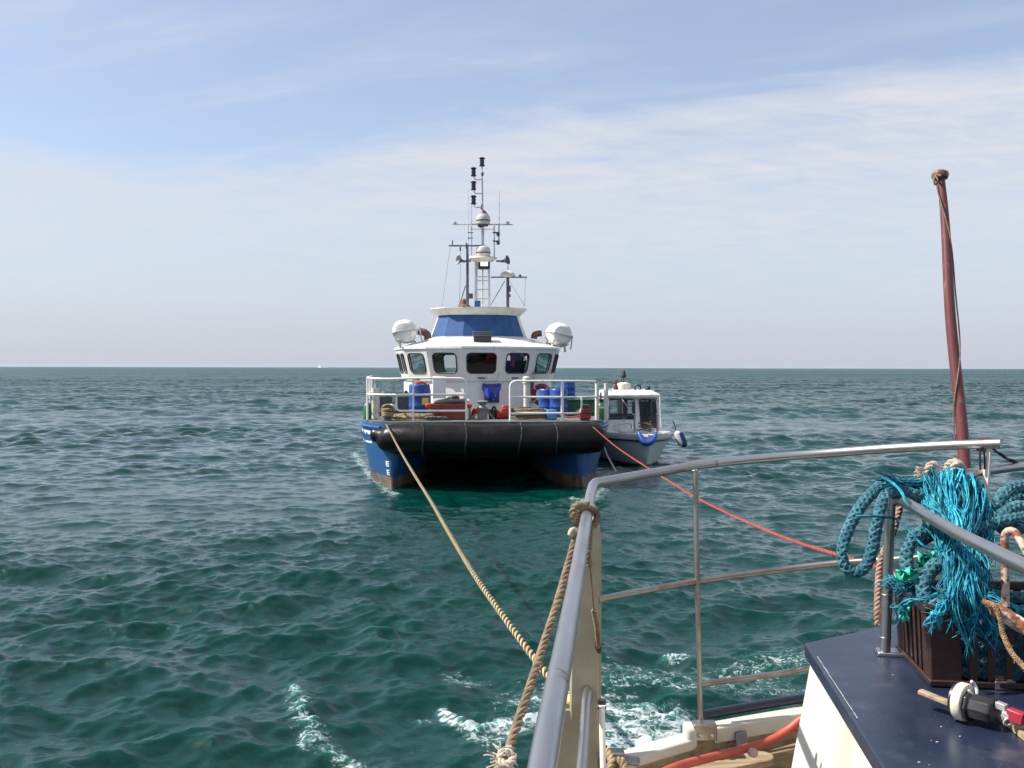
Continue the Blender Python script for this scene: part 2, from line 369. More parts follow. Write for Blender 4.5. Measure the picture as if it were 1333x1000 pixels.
# ------------------------------------------------------------------ the sea
def build_sea():
    rg = np.random.default_rng(5)
    # rows: fine near the boats, coarser with distance; columns fine in the wide sector ahead
    r = [.6, 1.6, 2.8, 4, 5, 6, 6.6]; x = 7.0
    while x < 11000:
        r.append(x)
        d = max(.015, .25*x*x/3383)
        if x < 250: d = min(d, .34)
        elif x < 1500: d = min(d, .34*(x/250)**2.4)
        else: d = min(d, x*.06)
        x += d
    r = np.array(r, np.float32)
    th = np.concatenate([np.linspace(-180, -46, 40)[:-1], np.linspace(-46, 46, 1150), np.linspace(46, 180, 40)[1:-1]])*math.pi/180
    nr, nt = len(r), len(th)
    Rg, Tg = np.meshgrid(r, th.astype(np.float32), indexing='ij')
    X = (Rg*np.sin(Tg)).astype(np.float32); Y = (Rg*np.cos(Tg)).astype(np.float32)
    X0, Y0 = X.copy(), Y.copy(); Z = np.zeros_like(X)
    dr = np.gradient(r)
    n = 170
    lam = np.exp(rg.uniform(np.log(.12), np.log(9), n)); lam.sort(); lam = lam[::-1]
    dens = .5+1.5*np.exp(-(np.log(lam/1.2)/.5)**2)+1.7*np.exp(-(np.log(lam/.36)/.55)**2)
    dens = dens*np.where(lam > 1.9, (1.9/lam)**2.2, 1)+.10*np.exp(-(np.log(lam/6)/.35)**2)+1.1*np.exp(-(np.log(lam/.2)/.35)**2)
    svar = .074*dens/dens.sum()
    ang = R(97)+rg.normal(0, 1, n)*np.where(lam > 2, .5, .85)
    ph = rg.uniform(0, 2*math.pi, n)
    q = .8
    for i in range(n):
        m = int(np.searchsorted(dr, lam[i]/2.4)) if lam[i]/2.4 < dr[-1] else nr
        ok = np.where(dr < lam[i]/2.4)[0]
        if len(ok) == 0: continue
        m = ok[-1]+1
        k = 2*math.pi/lam[i]; a = math.sqrt(2*svar[i])/k
        w = np.clip((lam[i]/2.4-dr[:m])/(lam[i]/2.4*.5), 0, 1)[:, None].astype(np.float32)*a
        kx, ky = k*math.cos(ang[i]), k*math.sin(ang[i])
        f = kx*X0[:m]+ky*Y0[:m]+np.float32(ph[i])
        Z[:m] += w*np.cos(f); s = np.sin(f)
        X[:m] -= (q*math.cos(ang[i]))*w*s; Y[:m] -= (q*math.sin(ang[i]))*w*s
    # gusts: groups of higher and lower waves
    env = .9+.28*np.sin(X0*.11+Y0*.05+1)*np.sin(Y0*.13-X0*.04)+.15*np.sin(X0*.31-Y0*.23)
    pt = np.zeros_like(Z)
    for k in range(16):
        l_ = np.exp(rg.uniform(np.log(12), np.log(160))); a_ = rg.normal(R(90), .35); kk = 2*math.pi/l_
        pt += np.sin(kk*(.45*X0*math.cos(a_)+Y0*math.sin(a_))+rg.uniform(0, 6.3))
    Z *= env*np.clip(1+.085*pt, .68, 1.4)*(.95+np.clip((Rg-25)/90, 0, .65))
    # wash of the towing boat: a low breaking ridge to the left, churned water under the stern
    foam = np.zeros_like(Z)
    def g(px, py): p = PZ(px, py, 0); return p.x, p.y
    near = Y0 < 30
    def ridge(pts, w, h, fo):
        pts = [g(*p) for p in pts]; best = np.full_like(Z, 1e9)
        for (ax, ay), (bx, by) in zip(pts, pts[1:]):
            vx, vy = bx-ax, by-ay; t = np.clip(((X0-ax)*vx+(Y0-ay)*vy)/(vx*vx+vy*vy), 0, 1)
            best = np.minimum(best, np.hypot(X0-ax-t*vx, Y0-ay-t*vy))
        e = np.exp(-(best/w)**2); return e*h, e*fo
    for pts, w, h, fo in (
        ([(383, 900), (390, 925), (402, 950), (430, 975), (480, 1003)], .13, .05, .54),
        ([(395, 935), (405, 950), (400, 972)], .12, .01, .58),
                ([(575, 925), (585, 938), (620, 948), (660, 945), (700, 935)], .10, .04, .78),
        ([(660, 946), (690, 940), (720, 940)], .2, .03, .72),
        ([(790, 935), (830, 940), (870, 945)], .32, .06, .70), ([(795, 955), (850, 960), (900, 955)], .3, .03, .70),
        ([(800, 975), (870, 962)], .25, .0, .76),
        ([(790, 900), (840, 890), (900, 905)], .22, .03, .42), ([(800, 870), (900, 880), (1040, 860)], .5, .02, .42),
        ([(870, 852), (885, 851)], .12, .02, .68), ([(920, 905), (1040, 895)], .35, .02, .42), ([(780, 905), (800, 950)], .5, .02, .48),
        ([(690, 905), (740, 900), (780, 895)], .5, .0, .46), ([(505, 826), (522, 820)], .07, .01, .62), ([(600, 880), (612, 885)], .25, .0, .48),
        ([(548, 930), (560, 933)], .1, .0, .45), ([(620, 955), (640, 963)], .2, .0, .5),
        ([(640, 665), (720, 655), (790, 650)], .5, .0, .28), ([(462, 590), (470, 604), (484, 622), (506, 641), (514, 646)], .22, .02, .54), ([(752, 650), (768, 652), (785, 640)], .3, .02, .5), ([(870, 600), (888, 596)], .6, .0, .5)):
        hz, fz = ridge(pts, w, h, fo); Z += hz; foam = np.maximum(foam, fz)
    # churn
    ch = foam*near
    for k in range(14):
        a_ = rg.uniform(0, 2*math.pi); l_ = rg.uniform(.12, .5); kk = 2*math.pi/l_
        Z += ch*.010*np.sin(kk*(X0*math.cos(a_)+Y0*math.sin(a_))+rg.uniform(0, 6))
    # the curve of the earth's horizon is left out: the sheet ends where 3.4 m of height would lose it
    verts = np.stack([X, Y, Z], -1).reshape(-1, 3).astype(np.float32)
    i = np.arange(nr-1)[:, None]*nt; j = np.arange(nt)[None, :]; j2 = (j+1) % nt
    quads = np.stack([i+j, i+nt+j, i+nt+j2, i+j2], -1).reshape(-1, 4).astype(np.int32)[:, ::-1]
    me = bpy.data.meshes.new('sea')
    me.vertices.add(len(verts)); me.vertices.foreach_set('co', verts.ravel())
    me.loops.add(quads.size); me.loops.foreach_set('vertex_index', np.ascontiguousarray(quads).ravel())
    me.polygons.add(len(quads)); me.polygons.foreach_set('loop_start', np.arange(0, quads.size, 4, dtype=np.int32))
    me.polygons.foreach_set('use_smooth', np.ones(len(quads), bool))
    me.update(calc_edges=True)
    at = me.attributes.new('foam', 'FLOAT', 'POINT'); at.data.foreach_set('value', foam.ravel().astype(np.float32))
    m = bpy.data.materials.new('sea_water'); m.use_nodes = True; nt_ = m.node_tree; N, L = nt_.nodes, nt_.links; b = N['Principled BSDF']
    geo = N.new('ShaderNodeNewGeometry')
    def noise(scale, detail, rough=.55, sx=1, sy=1, dist=0):
        mp = N.new('ShaderNodeMapping'); mp.inputs['Scale'].default_value = (sx, sy, 1); L.new(geo.outputs['Position'], mp.inputs[0])
        z = N.new('ShaderNodeTexNoise'); z.inputs['Scale'].default_value = scale; z.inputs['Detail'].default_value = detail
        z.inputs['Roughness'].default_value = rough; z.inputs['Distortion'].default_value = dist; L.new(mp.outputs[0], z.inputs['Vector']); return z.outputs['Fac']
    def math_(op, a, b_=None, c=None):
        k = N.new('ShaderNodeMath'); k.operation = op
        for idx, xx in enumerate((a, b_, c)):
            if xx is None: continue
            if isinstance(xx, (int, float)): k.inputs[idx].default_value = xx
            else: L.new(xx, k.inputs[idx])
        return k.outputs[0]
    def ss(x, lo, hi, a=0, c=1):
        k = N.new('ShaderNodeMapRange'); k.interpolation_type = 'SMOOTHSTEP'; L.new(x, k.inputs[0])
        for idx, vv in ((1, lo), (2, hi), (3, a), (4, c)): k.inputs[idx].default_value = vv
        return k.outputs[0]
    big = noise(.02, 3, sx=.5, sy=1)
    mix = N.new('ShaderNodeMix'); mix.data_type = 'RGBA'; L.new(ss(big, .35, .65), mix.inputs[0])
    mix.inputs[6].default_value = (.0005, .0285, .0225, 1); mix.inputs[7].default_value = (.0010, .036, .034, 1)
    ln = N.new('ShaderNodeVectorMath'); ln.operation = 'LENGTH'; L.new(geo.outputs['Position'], ln.inputs[0]); dist = ln.outputs['Value']
    # slicks and gusts: long patches where the small ripple is weaker or stronger
    gust = ss(noise(.010, 4, .6, .28, 1), .38, .62, .55, 1.25)
    h1 = noise(9, 5, .6, 1, 1.5, .6); h2 = noise(1.6, 5, .6, .8, 1.5, .3); h3 = noise(.35, 4, .6, .7, 1.5)
    a1 = ss(dist, 60, 20, 0, .017); a2 = ss(dist, 15, 160, .020, .42); a3 = ss(dist, 80, 500, .0, 2.0)
    h = math_('ADD', math_('ADD', math_('MULTIPLY', h1, a1), math_('MULTIPLY', h2, a2)), math_('MULTIPLY', h3, a3))
    h = math_('ADD', math_('MULTIPLY', h, gust), math_('MULTIPLY', noise(30, 3, .6, 1, 1.4, .4), ss(dist, 32, 9, 0, .0042)))
    bp = N.new('ShaderNodeBump'); bp.inputs['Strength'].default_value = 1; bp.inputs['Distance'].default_value = 1
    L.new(h, bp.inputs['Height']); L.new(bp.outputs[0], b.inputs['Normal'])
    b.inputs['IOR'].default_value = 1.333; b.inputs['Specular IOR Level'].default_value = .42; b.inputs['Subsurface Weight'].default_value = 1; b.inputs['Subsurface Radius'].default_value = (.25, .8, .7); b.inputs['Subsurface Scale'].default_value = .5
    fa = N.new('ShaderNodeAttribute'); fa.attribute_name = 'foam'
    lace = noise(5.5, 8, .7, 1, 1.2, 1.8); lace2 = noise(26, 6, .6, 1, 1, .8)
    wob = N.new('ShaderNodeTexNoise'); wob.inputs['Scale'].default_value = 3.0; wob.inputs['Detail'].default_value = 5; L.new(geo.outputs['Position'], wob.inputs['Vector'])
    wv = N.new('ShaderNodeVectorMath'); wv.operation = 'MULTIPLY_ADD'; L.new(wob.outputs['Color'], wv.inputs[0]); wv.inputs[1].default_value = (.55, .55, .0); L.new(geo.outputs['Position'], wv.inputs[2])
    def cells(sc_):
        vo = N.new('ShaderNodeTexVoronoi'); vo.feature = 'DISTANCE_TO_EDGE'; vo.inputs['Scale'].default_value = sc_; L.new(wv.outputs[0], vo.inputs['Vector']); return ss(vo.outputs['Distance'], .0, .16, 1, 0)
    web = math_('MAXIMUM', cells(4.5), math_('MULTIPLY', cells(11), .8))
    lv = math_('ADD', math_('MULTIPLY', ss(math_('ADD', math_('MULTIPLY', lace, .6), math_('MULTIPLY', lace2, .4)), .33, .67), .62), math_('MULTIPLY', web, .38))
    fm = ss(math_('SUBTRACT', math_('ADD', lv, math_('MULTIPLY', fa.outputs['Fac'], .95)), 1.0), -.10, .42)
    fm = math_('MULTIPLY', fm, ss(fa.outputs['Fac'], .03, .2))
    aer = math_('MULTIPLY', ss(fa.outputs['Fac'], .1, .9), .45)            # bubbles under the surface
    mx1 = N.new('ShaderNodeMix'); mx1.data_type = 'RGBA'; L.new(aer, mx1.inputs[0]); L.new(mix.outputs[2], mx1.inputs[6]); mx1.inputs[7].default_value = (.06, .20, .19, 1)
    mx2 = N.new('ShaderNodeMix'); mx2.data_type = 'RGBA'; L.new(fm, mx2.inputs[0]); L.new(mx1.outputs[2], mx2.inputs[6]); mx2.inputs[7].default_value = (.43, .48, .49, 1)
    L.new(mx2.outputs[2], b.inputs['Base Color']); L.new(math_('SUBTRACT', 1.0, fm), b.inputs['Subsurface Weight'])
    ro = math_('MAXIMUM', ss(dist, 30, 500, .045, .33), math_('MULTIPLY', fm, .6)); L.new(ro, b.inputs['Roughness'])
    me.materials.append(m)
    o = bpy.data.objects.new('sea', me); COL.objects.link(o); tag(o, 'green blue choppy open sea', 'sea', kind='structure'); return o
build_sea()
ps_ = P(421, 476.5, 5200); ps_.z = -3.5
t = thing('distant_ship', 'tiny pale ship far off on the horizon', 'ship', ps_, R(-42))
mb = MB(); mb.loft([[Vector((-40, -6, 0)), Vector((35, -6, 0)), Vector((35, 6, 0)), Vector((-40, 6, 0))], [Vector((-42, -8, 5)), Vector((44, -8, 6)), Vector((44, 8, 6)), Vector((-42, 8, 5))]])
mb.build('hull', WHITE, t); mb = MB(); mb.box((-26, 0, 8), (18, 12, 7)); mb.box((-25, 0, 13), (10, 10, 4)); mb.build('superstructure', WHITE, t)


# ------------------------------------------------------------------ the workboat
CX0, CD0, CRZ = -.657, 27.9, R(4)
cs, sn = math.cos(CRZ), math.sin(CRZ)
def C(px, py, yl):
    """boat coordinates of a pixel at yl metres aft of the bow"""
    kx = (P(px, py, 1.0).x)
    xl = (kx*(CD0+yl*cs)-CX0+yl*sn)/(cs-kx*sn)
    D = CD0+xl*sn+yl*cs
    return Vector((xl, yl, P(px, py, D).z))
cat = thing('workboat', 'blue and white catamaran workboat with thick black bow fender under tow', 'workboat', (CX0, CD0, 0), CRZ)
def hull_ring(y, wk, ww, wd, zd, cxx):
    pr = [(0, -.75), (wk, -.6), (ww, 0), (ww+(wd-ww)*.45, .7), (wd, 1.35), (wd, zd)]
    return [Vector((cxx+x, y, z)) for x, z in pr]+[Vector((cxx-x, y, z)) for x, z in reversed(pr)]
for sx in (-1, 1):
    mb = MB()
    rows = [(.0, .01, .02, .04, 1.80), (.25, .05, .10, .32, 1.80), (.7, .12, .26, .62, 1.8), (1.5, .25, .5, .90, 1.8), (2.6, .42, .74, 1.03, 1.8), (4.5, .5, .9, 1.06, 1.8), (8, .5, .9, 1.06, 1.75), (13, .5, .9, 1.04, 1.7)]
    mb.loft([hull_ring(*r, sx*2.69) for r in rows]); h = mb.build('hull', HULLB, cat, sharp=50)
    # rubbing strake along the outer side
    mb = MB()
    for zz, rr in ((1.70, .05),):
        pts = [Vector((sx*(2.69+r[3]+.02), r[0], zz)) for r in rows[1:]]; mb.tube(pts, rr, 8)
    mb.build('strake', BLUE, h)
# number board and marks on the port bow
mb = MB()
def outer(y, z, off=.012):      # a point on the outer face of the left hull
    ys = [0, .25, .7, 1.5, 2.6, 4.5]; wds = [.04, .32, .62, .90, 1.03, 1.06]; wws = [.02, .1, .26, .5, .74, .9]
    wd = np.interp(y, ys, wds); ww = np.interp(y, ys, wws)
    x = np.interp(z, [0, .7, 1.35, 1.8], [ww, ww+(wd-ww)*.45, wd, wd])
    return Vector((-2.69-x-off, y, z))
def strip(mb, pts2, off=.012):
    vs = [outer(y, z, off) for y, z in pts2]; mb.add(vs, [tuple(range(len(vs)))])
ysb = np.linspace(.75, 4.4, 12)
for a, b in zip(ysb, ysb[1:]): strip(mb, [(a, 1.22), (b, 1.22), (b, 1.58), (a, 1.58)])
pl = mb.build('number_board', WHITE, cat)
for k, y0 in enumerate((.95, 1.75, 2.6)):
    mb = MB()
    for (ya, za, yb, zb) in ((0, 1.28, .16, 1.53), (.30, 1.28, .46, 1.53)) if k != 1 else ((0, 1.28, 0.02, 1.53), (.3, 1.28, .32, 1.53), (.08, 1.375, .08, 1.44), (.16, 1.375, .16, 1.44), (.23, 1.375, .23, 1.44)):
        strip(mb, [(y0+ya, za), (y0+ya+.09, za), (y0+yb+.09, zb), (y0+yb, zb)], .02)
    mb.build('lettering', BLUE, pl)
for z0 in (.62, .38):
    mb = MB()
    for (ya, za, yb, zb) in ((.06, z0, .2, z0+.03), (.06, z0+.06, .2, z0+.09), (.06, z0+.12, .2, z0+.15), (.15, z0, .2, z0+.15)): strip(mb, [(ya, za), (yb, za), (yb, zb), (ya, zb)], .015)
    mb.build('draught_mark', WHITE, cat)
# deck box between the hulls
mb = MB()
dk = [(-2.7, .3), (2.7, .3), (3.3, .75), (3.7, 2.6), (3.74, 13), (-3.74, 13), (-3.7, 2.6), (-3.3, .75)]
mb.prism([(x, y, 1.80) for x, y in dk], (0, 0, .06)); mb.build('deck', DECK, cat)
mb = MB(); mb.box((0, 6.6, 1.37), (3.9, 12.2, .82)); mb.box((0, 11.0, .4), (3.9, 3.3, 1.4)); mb.build('bridge_deck_and_block', mat('underside_black', (.012, .013, .015), .6), cat)  # painted black so the tunnel reads dark; aft block added against see-through light
# bow fender
xs = [-3.30, -3.26, -3.16, -3.02, -2.98, -2.88, -2.7, -2.3, -1.2, 0, 1.2, 2.3, 2.75, 3.0, 3.15, 3.2, 3.3, 3.36, 3.38]
rs = [.06, .16, .20, .22, .28, .36, .41, .435, .450, .455, .455, .45, .445, .44, .42, .29, .26, .18, .06]
zf = [1.50, 1.5, 1.5, 1.48, 1.45, 1.42, 1.41, 1.40, 1.39, 1.38, 1.38, 1.39, 1.40, 1.41, 1.41, 1.42, 1.42, 1.42, 1.42]
def fy(x): return -.28+.055*x*x*(.9 if x < 0 else 1.0)
xi = np.linspace(-3.30, 3.38, 110)
mb = MB(); rr = [float(np.interp(x, xs, rs))*(1+.012*math.sin(x*5.1)) for x in xi]
mb.tube([Vector((x, fy(x), np.interp(x, xs, zf)+.006*math.sin(x*3))) for x in xi], rr, 28)
fen = mb.build('bow_fender', RUBBER, cat, sharp=60)
for px in (551, 606, 676, 724):
    x = C(px, 570, -.3).x; mb = MB()
    lean = RN.uniform(-.06, .06)
    mb.rope([Vector((x+lean*math.sin(t)+.02*math.sin(3*t), fy(x)+.466*math.cos(t), 1.385+.466*math.sin(t))) for t in np.linspace(.4, 5.4, 16)], .024, .12, per=6, sides=5)
    mb.build('lashing', BLACK, fen)
# railings on the bow
def rail_part(name, paths, r=.032, m=RAILW):
    mb = MB()
    for p in paths: mb.tube(p, r, 8)
    return mb.build(name, m, cat)
zd = 1.86
def rnd(a, b, c, k=.18):
    a, b, c = Vector(a), Vector(b), Vector(c); p = b+(a-b).normalized()*k; q = b+(c-b).normalized()*k
    return [a, p]+[p.lerp(b, t).lerp(b.lerp(q, t), t) for t in (.25, .5, .75)]+[q, c]
zt = C(560, 492.5, .7).z; zm = C(560, 514, .7).z; zl = C(560, 535, .7).z
xg, xc = C(607, 500, .7).x, -3.38
cor = [Vector((xc+.45, .72, 0)), Vector((xc+.12, .95, 0)), Vector((xc-.1, 1.5, 0)), Vector((xc-.16, 2.4, 0)), Vector((xc-.18, 4.4, 0))]
up = lambda v, z: Vector((v.x, v.y, z))
tl = rnd((xg, .7, zd), (xg, .7, zt), (-2.0, .72, zt), .2)+[up(v, zt+.01*i-.02) for i, v in enumerate(cor)]
rail_part('bow_railing', [tl, [Vector((xg, .7, zm))]+[Vector((-2.0, .72, zm))]+[up(v, zm) for v in cor],
    rnd(C(516, 514, .72), C(516, 535, .72), (xg, .7, zl), .12), [up(cor[2], zl), up(cor[3], zl), up(cor[4], zl)]], .029)
mb = MB()
for v in (Vector((C(538, 520, .72).x, .72, 0)),): mb.tube([up(v, zd), up(v, zt)], .026, 8)
for v in (cor[2], cor[3], cor[4], Vector((-3.55, 3.4, 0))): mb.tube([up(v, zd), up(v, zt)], .032, 8)
mb.each('railing_post', RAILW, cat)
xg2 = C(664, 500, .7).x
cor2 = [Vector((2.6, .75, 0)), Vector((3.2, 1.15, 0))]
zt2 = C(720, 496, .75).z; zm2 = C(720, 517, .75).z; zl2 = C(720, 538, .75).z
rail_part('bow_railing', [rnd((xg2, .7, zd-.05), (xg2, .7, zt2), (2.6, .75, zt2), .2)+[up(cor2[1], zt2-.02)],
    [Vector((xg2, .7, zm2)), Vector((2.6, .75, zm2)), up(cor2[1], zm2)],
    rnd((xg2, .7, zl2), C(757, 538, .75), C(757, 517, .75), .12)], .029)
mb = MB(); x = C(732, 520, .75).x; mb.tube([(x, .75, zd), (x, .75, zt2)], .042, 8)
mb.each('railing_post', RAILW, cat)
for px, r_ in ((777, .06), (789, .062)):
    mb = MB(); p = C(px, 548, 1.2); mb.tube([(p.x, 1.2, zd), (p.x, 1.2, C(px, 499, 1.2).z)], r_, 10)
    if px == 789: q = C(777, 520, 1.2); mb.tube([(q.x, 1.2, C(777, 531, 1.2).z), (p.x, 1.2, C(777, 531, 1.2).z)], .035, 8)
    mb.build('samson_post', CREAM, cat)
for px in (487, 491):
    mb = MB(); p = C(px, 548, 2.3); mb.tube([(p.x, 2.3, zd), (p.x, 2.3, C(px, 505, 2.3).z)], .075, 10)
    mb.tube([(p.x-.2, 2.3, zd+.75), (p.x+.2, 2.3, zd+.75)], .05, 8)
    mb.build('mooring_bitt', CREAM, cat)
# bollards carrying the tow lines
for px in (504, 762):
    p = C(px, 548, .75); mb = MB(); mb.lathe([(.15, 0), (.15, .03), (.1, .05), (.1, .38), (.14, .40), (.14, .45), (.1, .47)], (p.x, .85, zd), n=16)
    mb.tube([(p.x-.25, .85, zd+.25), (p.x+.25, .85, zd+.25)], .045, 8); mb.build('bollard', DARKGREY, cat)

# --- wheelhouse
def poly(x0, x1, h, y0, y1, y2, ya, z, ha=None):
    ha = ha or h
    return [Vector(p) for p in ((-ha, ya, z), (-h, y2, z), (-x1, y1, z), (-x0, y0, z), (x0, y0, z), (x1, y1, z), (h, y2, z), (ha, ya, z))]
Ztop, Zbot = 4.02, 2.94
top = poly(.66, 1.84, 2.64, 5.0, 5.55, 6.5, 8.5, Ztop, 3.0)
bot = poly(.60, 1.66, 2.40, 5.27, 5.77, 6.64, 8.4, Zbot, 2.74)
low = poly(.58, 1.62, 2.35, 5.33, 5.83, 6.70, 8.35, Zbot, 2.68); lowb = [Vector((v.x, v.y, 1.86)) for v in low]
mb = MB(); mb.loft([lowb, low], cap0=False, cap1=False)
mb.add(low+bot, [(i, (i+1) % 8, 8+(i+1) % 8, 8+i) for i in range(8)])
WH = mb.build('wheelhouse', WHITE, cat, sharp=12)
wall = MB(); gask = []; panes = []
def bil(A, B, Cc, Dd, u, v): return A.lerp(B, u).lerp(Dd.lerp(Cc, u), v)
def rr_loop(u0, v0, u1, v1, ru, rv):
    L = []
    for (cu, cv, a) in ((u0+ru, v0+rv, 180), (u1-ru, v0+rv, 270), (u1-ru, v1-rv, 0), (u0+ru, v1-rv, 90)):
        for k in range(5):
            t = R(a+90*k/4); L.append((cu+ru*math.cos(t), cv+rv*math.sin(t)))
    return L
def panel(wallmb, A, B, Cc, Dd, win, depth=.06):
    u0, v0, u1, v1, ru = win; rv = ru*((B-A).length/((Dd-A).length))
    inn = rr_loop(u0, v0, u1, v1, ru, rv)
    out = []
    cor = [(0, 0), (1, 0), (1, 1), (0, 1)]
    for c in range(4):
        g = inn[c*5:c*5+5]; cu, cv = cor[c]
        if c % 2 == 0: a, e = (cu, g[0][1]), (g[4][0], cv)
        else: a, e = (g[0][0], cv), (cu, g[4][1])
        mid = (cu, cv)
        out += [a, ((a[0]+mid[0])/2, (a[1]+mid[1])/2), mid, ((e[0]+mid[0])/2, (e[1]+mid[1])/2), e]
    n = (B-A).cross(Dd-A).normalized()          # outward when A,B,C,D run anticlockwise seen from outside
    pi = [bil(A, B, Cc, Dd, *q) for q in inn]; po = [bil(A, B, Cc, Dd, *q) for q in out]
    pd = [p-n*depth for p in pi]; N = 20
    wallmb.add(po+pi+pd, [(i, (i+1) % N, N+(i+1) % N, N+i) for i in range(N)]+[(N+i, N+(i+1) % N, 2*N+(i+1) % N, 2*N+i) for i in range(N)])
    return pi, [p-n*depth*.6 for p in pi], n
wins = {0: [(.30, .24, .62, .86, .06)], 1: (.14, .25, .84, .86, .12), 2: (.15, .25, .83, .86, .12), 3: (.12, .25, .88, .86, .11), 4: (.17, .25, .85, .86, .12), 5: (.16, .25, .86, .86, .12)}
loops = []
for i in range(1, 6):
    A, B, Cc, Dd = bot[i], bot[i+1], top[i+1], top[i]
    loops.append(panel(wall, A, B, Cc, Dd, wins[i]))
# side walls: three windows a side, the back wall two
def multi(A, B, Cc, Dd, n):
    for k in range(n):
        a, b = k/n, (k+1)/n
        loops.append(panel(wall, A.lerp(B, a), A.lerp(B, b), Dd.lerp(Cc, b), Dd.lerp(Cc, a), (.14, .25, .86, .86, .1)))
multi(bot[0], bot[1], top[1], top[0], 2); multi(bot[6], bot[7], top[7], top[6], 2); multi(bot[7], bot[0], top[0], top[7], 4)
ww = wall.build('window_band', WHITE, WH, sharp=12)
for pi, pg, n in loops:
    mb = MB(); mb.tube([p+n*.004 for p in pi], .022, 6, closed=True); g = mb.build('window', GASKET, cat)
    mb = MB(); mb.add(pg, [tuple(range(20))]); mb.build('pane', PANE, g)
mb = MB()
for i in (2, 3, 4):
    c = (bot[i]+bot[i+1])/2; c = c.lerp((top[i]+top[i+1])/2, .1); d = (bot[i+1]-bot[i]).normalized()
    mb.bar(c-d*.12+Vector((0, -.02, 0)), c+d*.12+Vector((0, -.02, 0)), .05, .035)
mb.each('window_vent', BLACK, WH)
mb = MB()                                           # wiper on the right-hand front window
i = 4; A, B, Cc, Dd = bot[4], bot[5], top[5], top[4]; nrm = (B-A).cross(Dd-A).normalized()
mb.bar(bil(A, B, Cc, Dd, .55, .88)+nrm*.04, bil(A, B, Cc, Dd, .80, .60)+nrm*.04, .035, .02); mb.bar(bil(A, B, Cc, Dd, .79, .62)+nrm*.04, bil(A, B, Cc, Dd, .77, .36)+nrm*.04, .05, .02)
mb.build('wiper', GREY, WH)
mb = MB()                                           # interior: floor, dash, posts
mb.prism([Vector((v.x*.97, 5.45+(v.y-5.3)*.97, 2.1)) for v in low], (0, 0, .05))
mb.prism([Vector((v.x*.96, 5.5+(v.y-5.3)*.9, 2.6)) for v in low[1:7]]+[Vector((2.2, 7.1, 2.6)), Vector((-2.2, 7.1, 2.6))], (0, 0, .5))
mb.box((-1.85, 7.5, 3.05), (.55, .4, 1.75)); mb.box((.1, 7.6, 3.05), (1.0, .4, 1.85)); mb.box((1.3, 7.9, 2.9), (1.1, .2, 1.5))
mb.prism([Vector((v.x*.965, 5.15+(v.y-5.0)*.97, 3.93)) for v in top], (0, 0, .04))
mb.build('interior', INTER, WH)
mb = MB(); mb.lathe([(.02, 0), (.07, .03), (.075, .4), (.05, .46), (.02, .5)], C(667, 478, 5.9), n=12); mb.build('fire_extinguisher', mat('bright_red', (.7, .03, .03), .4), WH)
# roof
up1 = poly(.58, 1.20, 1.72, 6.55, 6.85, 7.6, 9.3, 4.46)
fas = [Vector((v.x*1.012, v.y-.03 if v.y < 8 else v.y+.03, Ztop+.005)) for v in top]; fas2 = [v+Vector((0, 0, .075)) for v in fas]
mb = MB(); mb.loft([fas, fas2, up1]); mb.build('roof', WHITE, cat, sharp=12)
up2 = poly(.50, 1.02, 1.43, 6.75, 7.02, 7.6, 9.1, 5.25); up1b = [v+Vector((0, 0, .004)) for v in up1]
mb = MB(); mb.loft([up1b, up2]); UC = mb.build('upper_bridge', WHITE, cat, sharp=12)
mb = MB()
for i in range(1, 6):
    a, b, c, d = up1b[i], up1b[i+1], up2[i+1], up2[i]
    nn = (b-a).cross(d-a).normalized()*.02; u0, u1 = (.0, 1.0)
    if i == 5: u1 = .72
    if i == 1: u0 = .1
    q = [bil(a, b, c, d, u0, .03)+nn, bil(a, b, c, d, u1, .03)+nn, bil(a, b, c, d, u1, .97)+nn, bil(a, b, c, d, u0, .97)+nn]
    mb.prism(q, -nn*.9)
mb.build('canvas_screen', CANVAS, UC)
r1 = [Vector((v.x*1.03, 7.9+(v.y-7.9)*1.03, 5.235)) for v in up2]; r2 = [Vector((v.x*1.20, 7.9+(v.y-7.9)*1.20, 5.46)) for v in up2]
r3 = [Vector((v.x*1.20, 7.9+(v.y-7.9)*1.20, 5.495)) for v in up2]; r4 = [Vector((v.x*1.1, 7.9+(v.y-7.9)*1.1, 5.465)) for v in up2]
mb = MB(); mb.loft([r1, r2, r3, r4]); mb.build('bulwark_rim', mat('rim_paint', (.72, .69, .62), .45, 0, (.62, .58, .5), 3), UC, sharp=12)
# searchlight on the roof, exhausts
mb = MB(); c = C(628, 441, 5.75); mb.box(c+Vector((0, 0, .0)), (.6, .3, .3)); mb.box(c+Vector((0, .02, .21)), (.68, .4, .06)); mb.box(c+Vector((0, -.03, .1)), (.66, .36, .05))
fl = mb.build('floodlight', DARKGREY, cat, bevel=.015)
mb = MB(); mb.box(c+Vector((0, -.16, -.02)), (.5, .03, .16)); mb.build('lens', mat('lens_dark', (.05, .04, .04), .1), fl)
for pts in ([(556, 445), (557, 438), (553, 433), (548, 432), (544, 431)], [(695, 441), (696, 436), (700, 434.5), (705, 434)]):
    mb = MB(); q = spline([C(a, b, 7.4) for a, b in pts], 16); mb.tube(q, .13 if pts[0][0] < 600 else .11, 12); mb.build('exhaust_pipe', mat('rusty_exhaust', (.16, .08, .06), .7, 0, (.08, .045, .04), 9), cat)

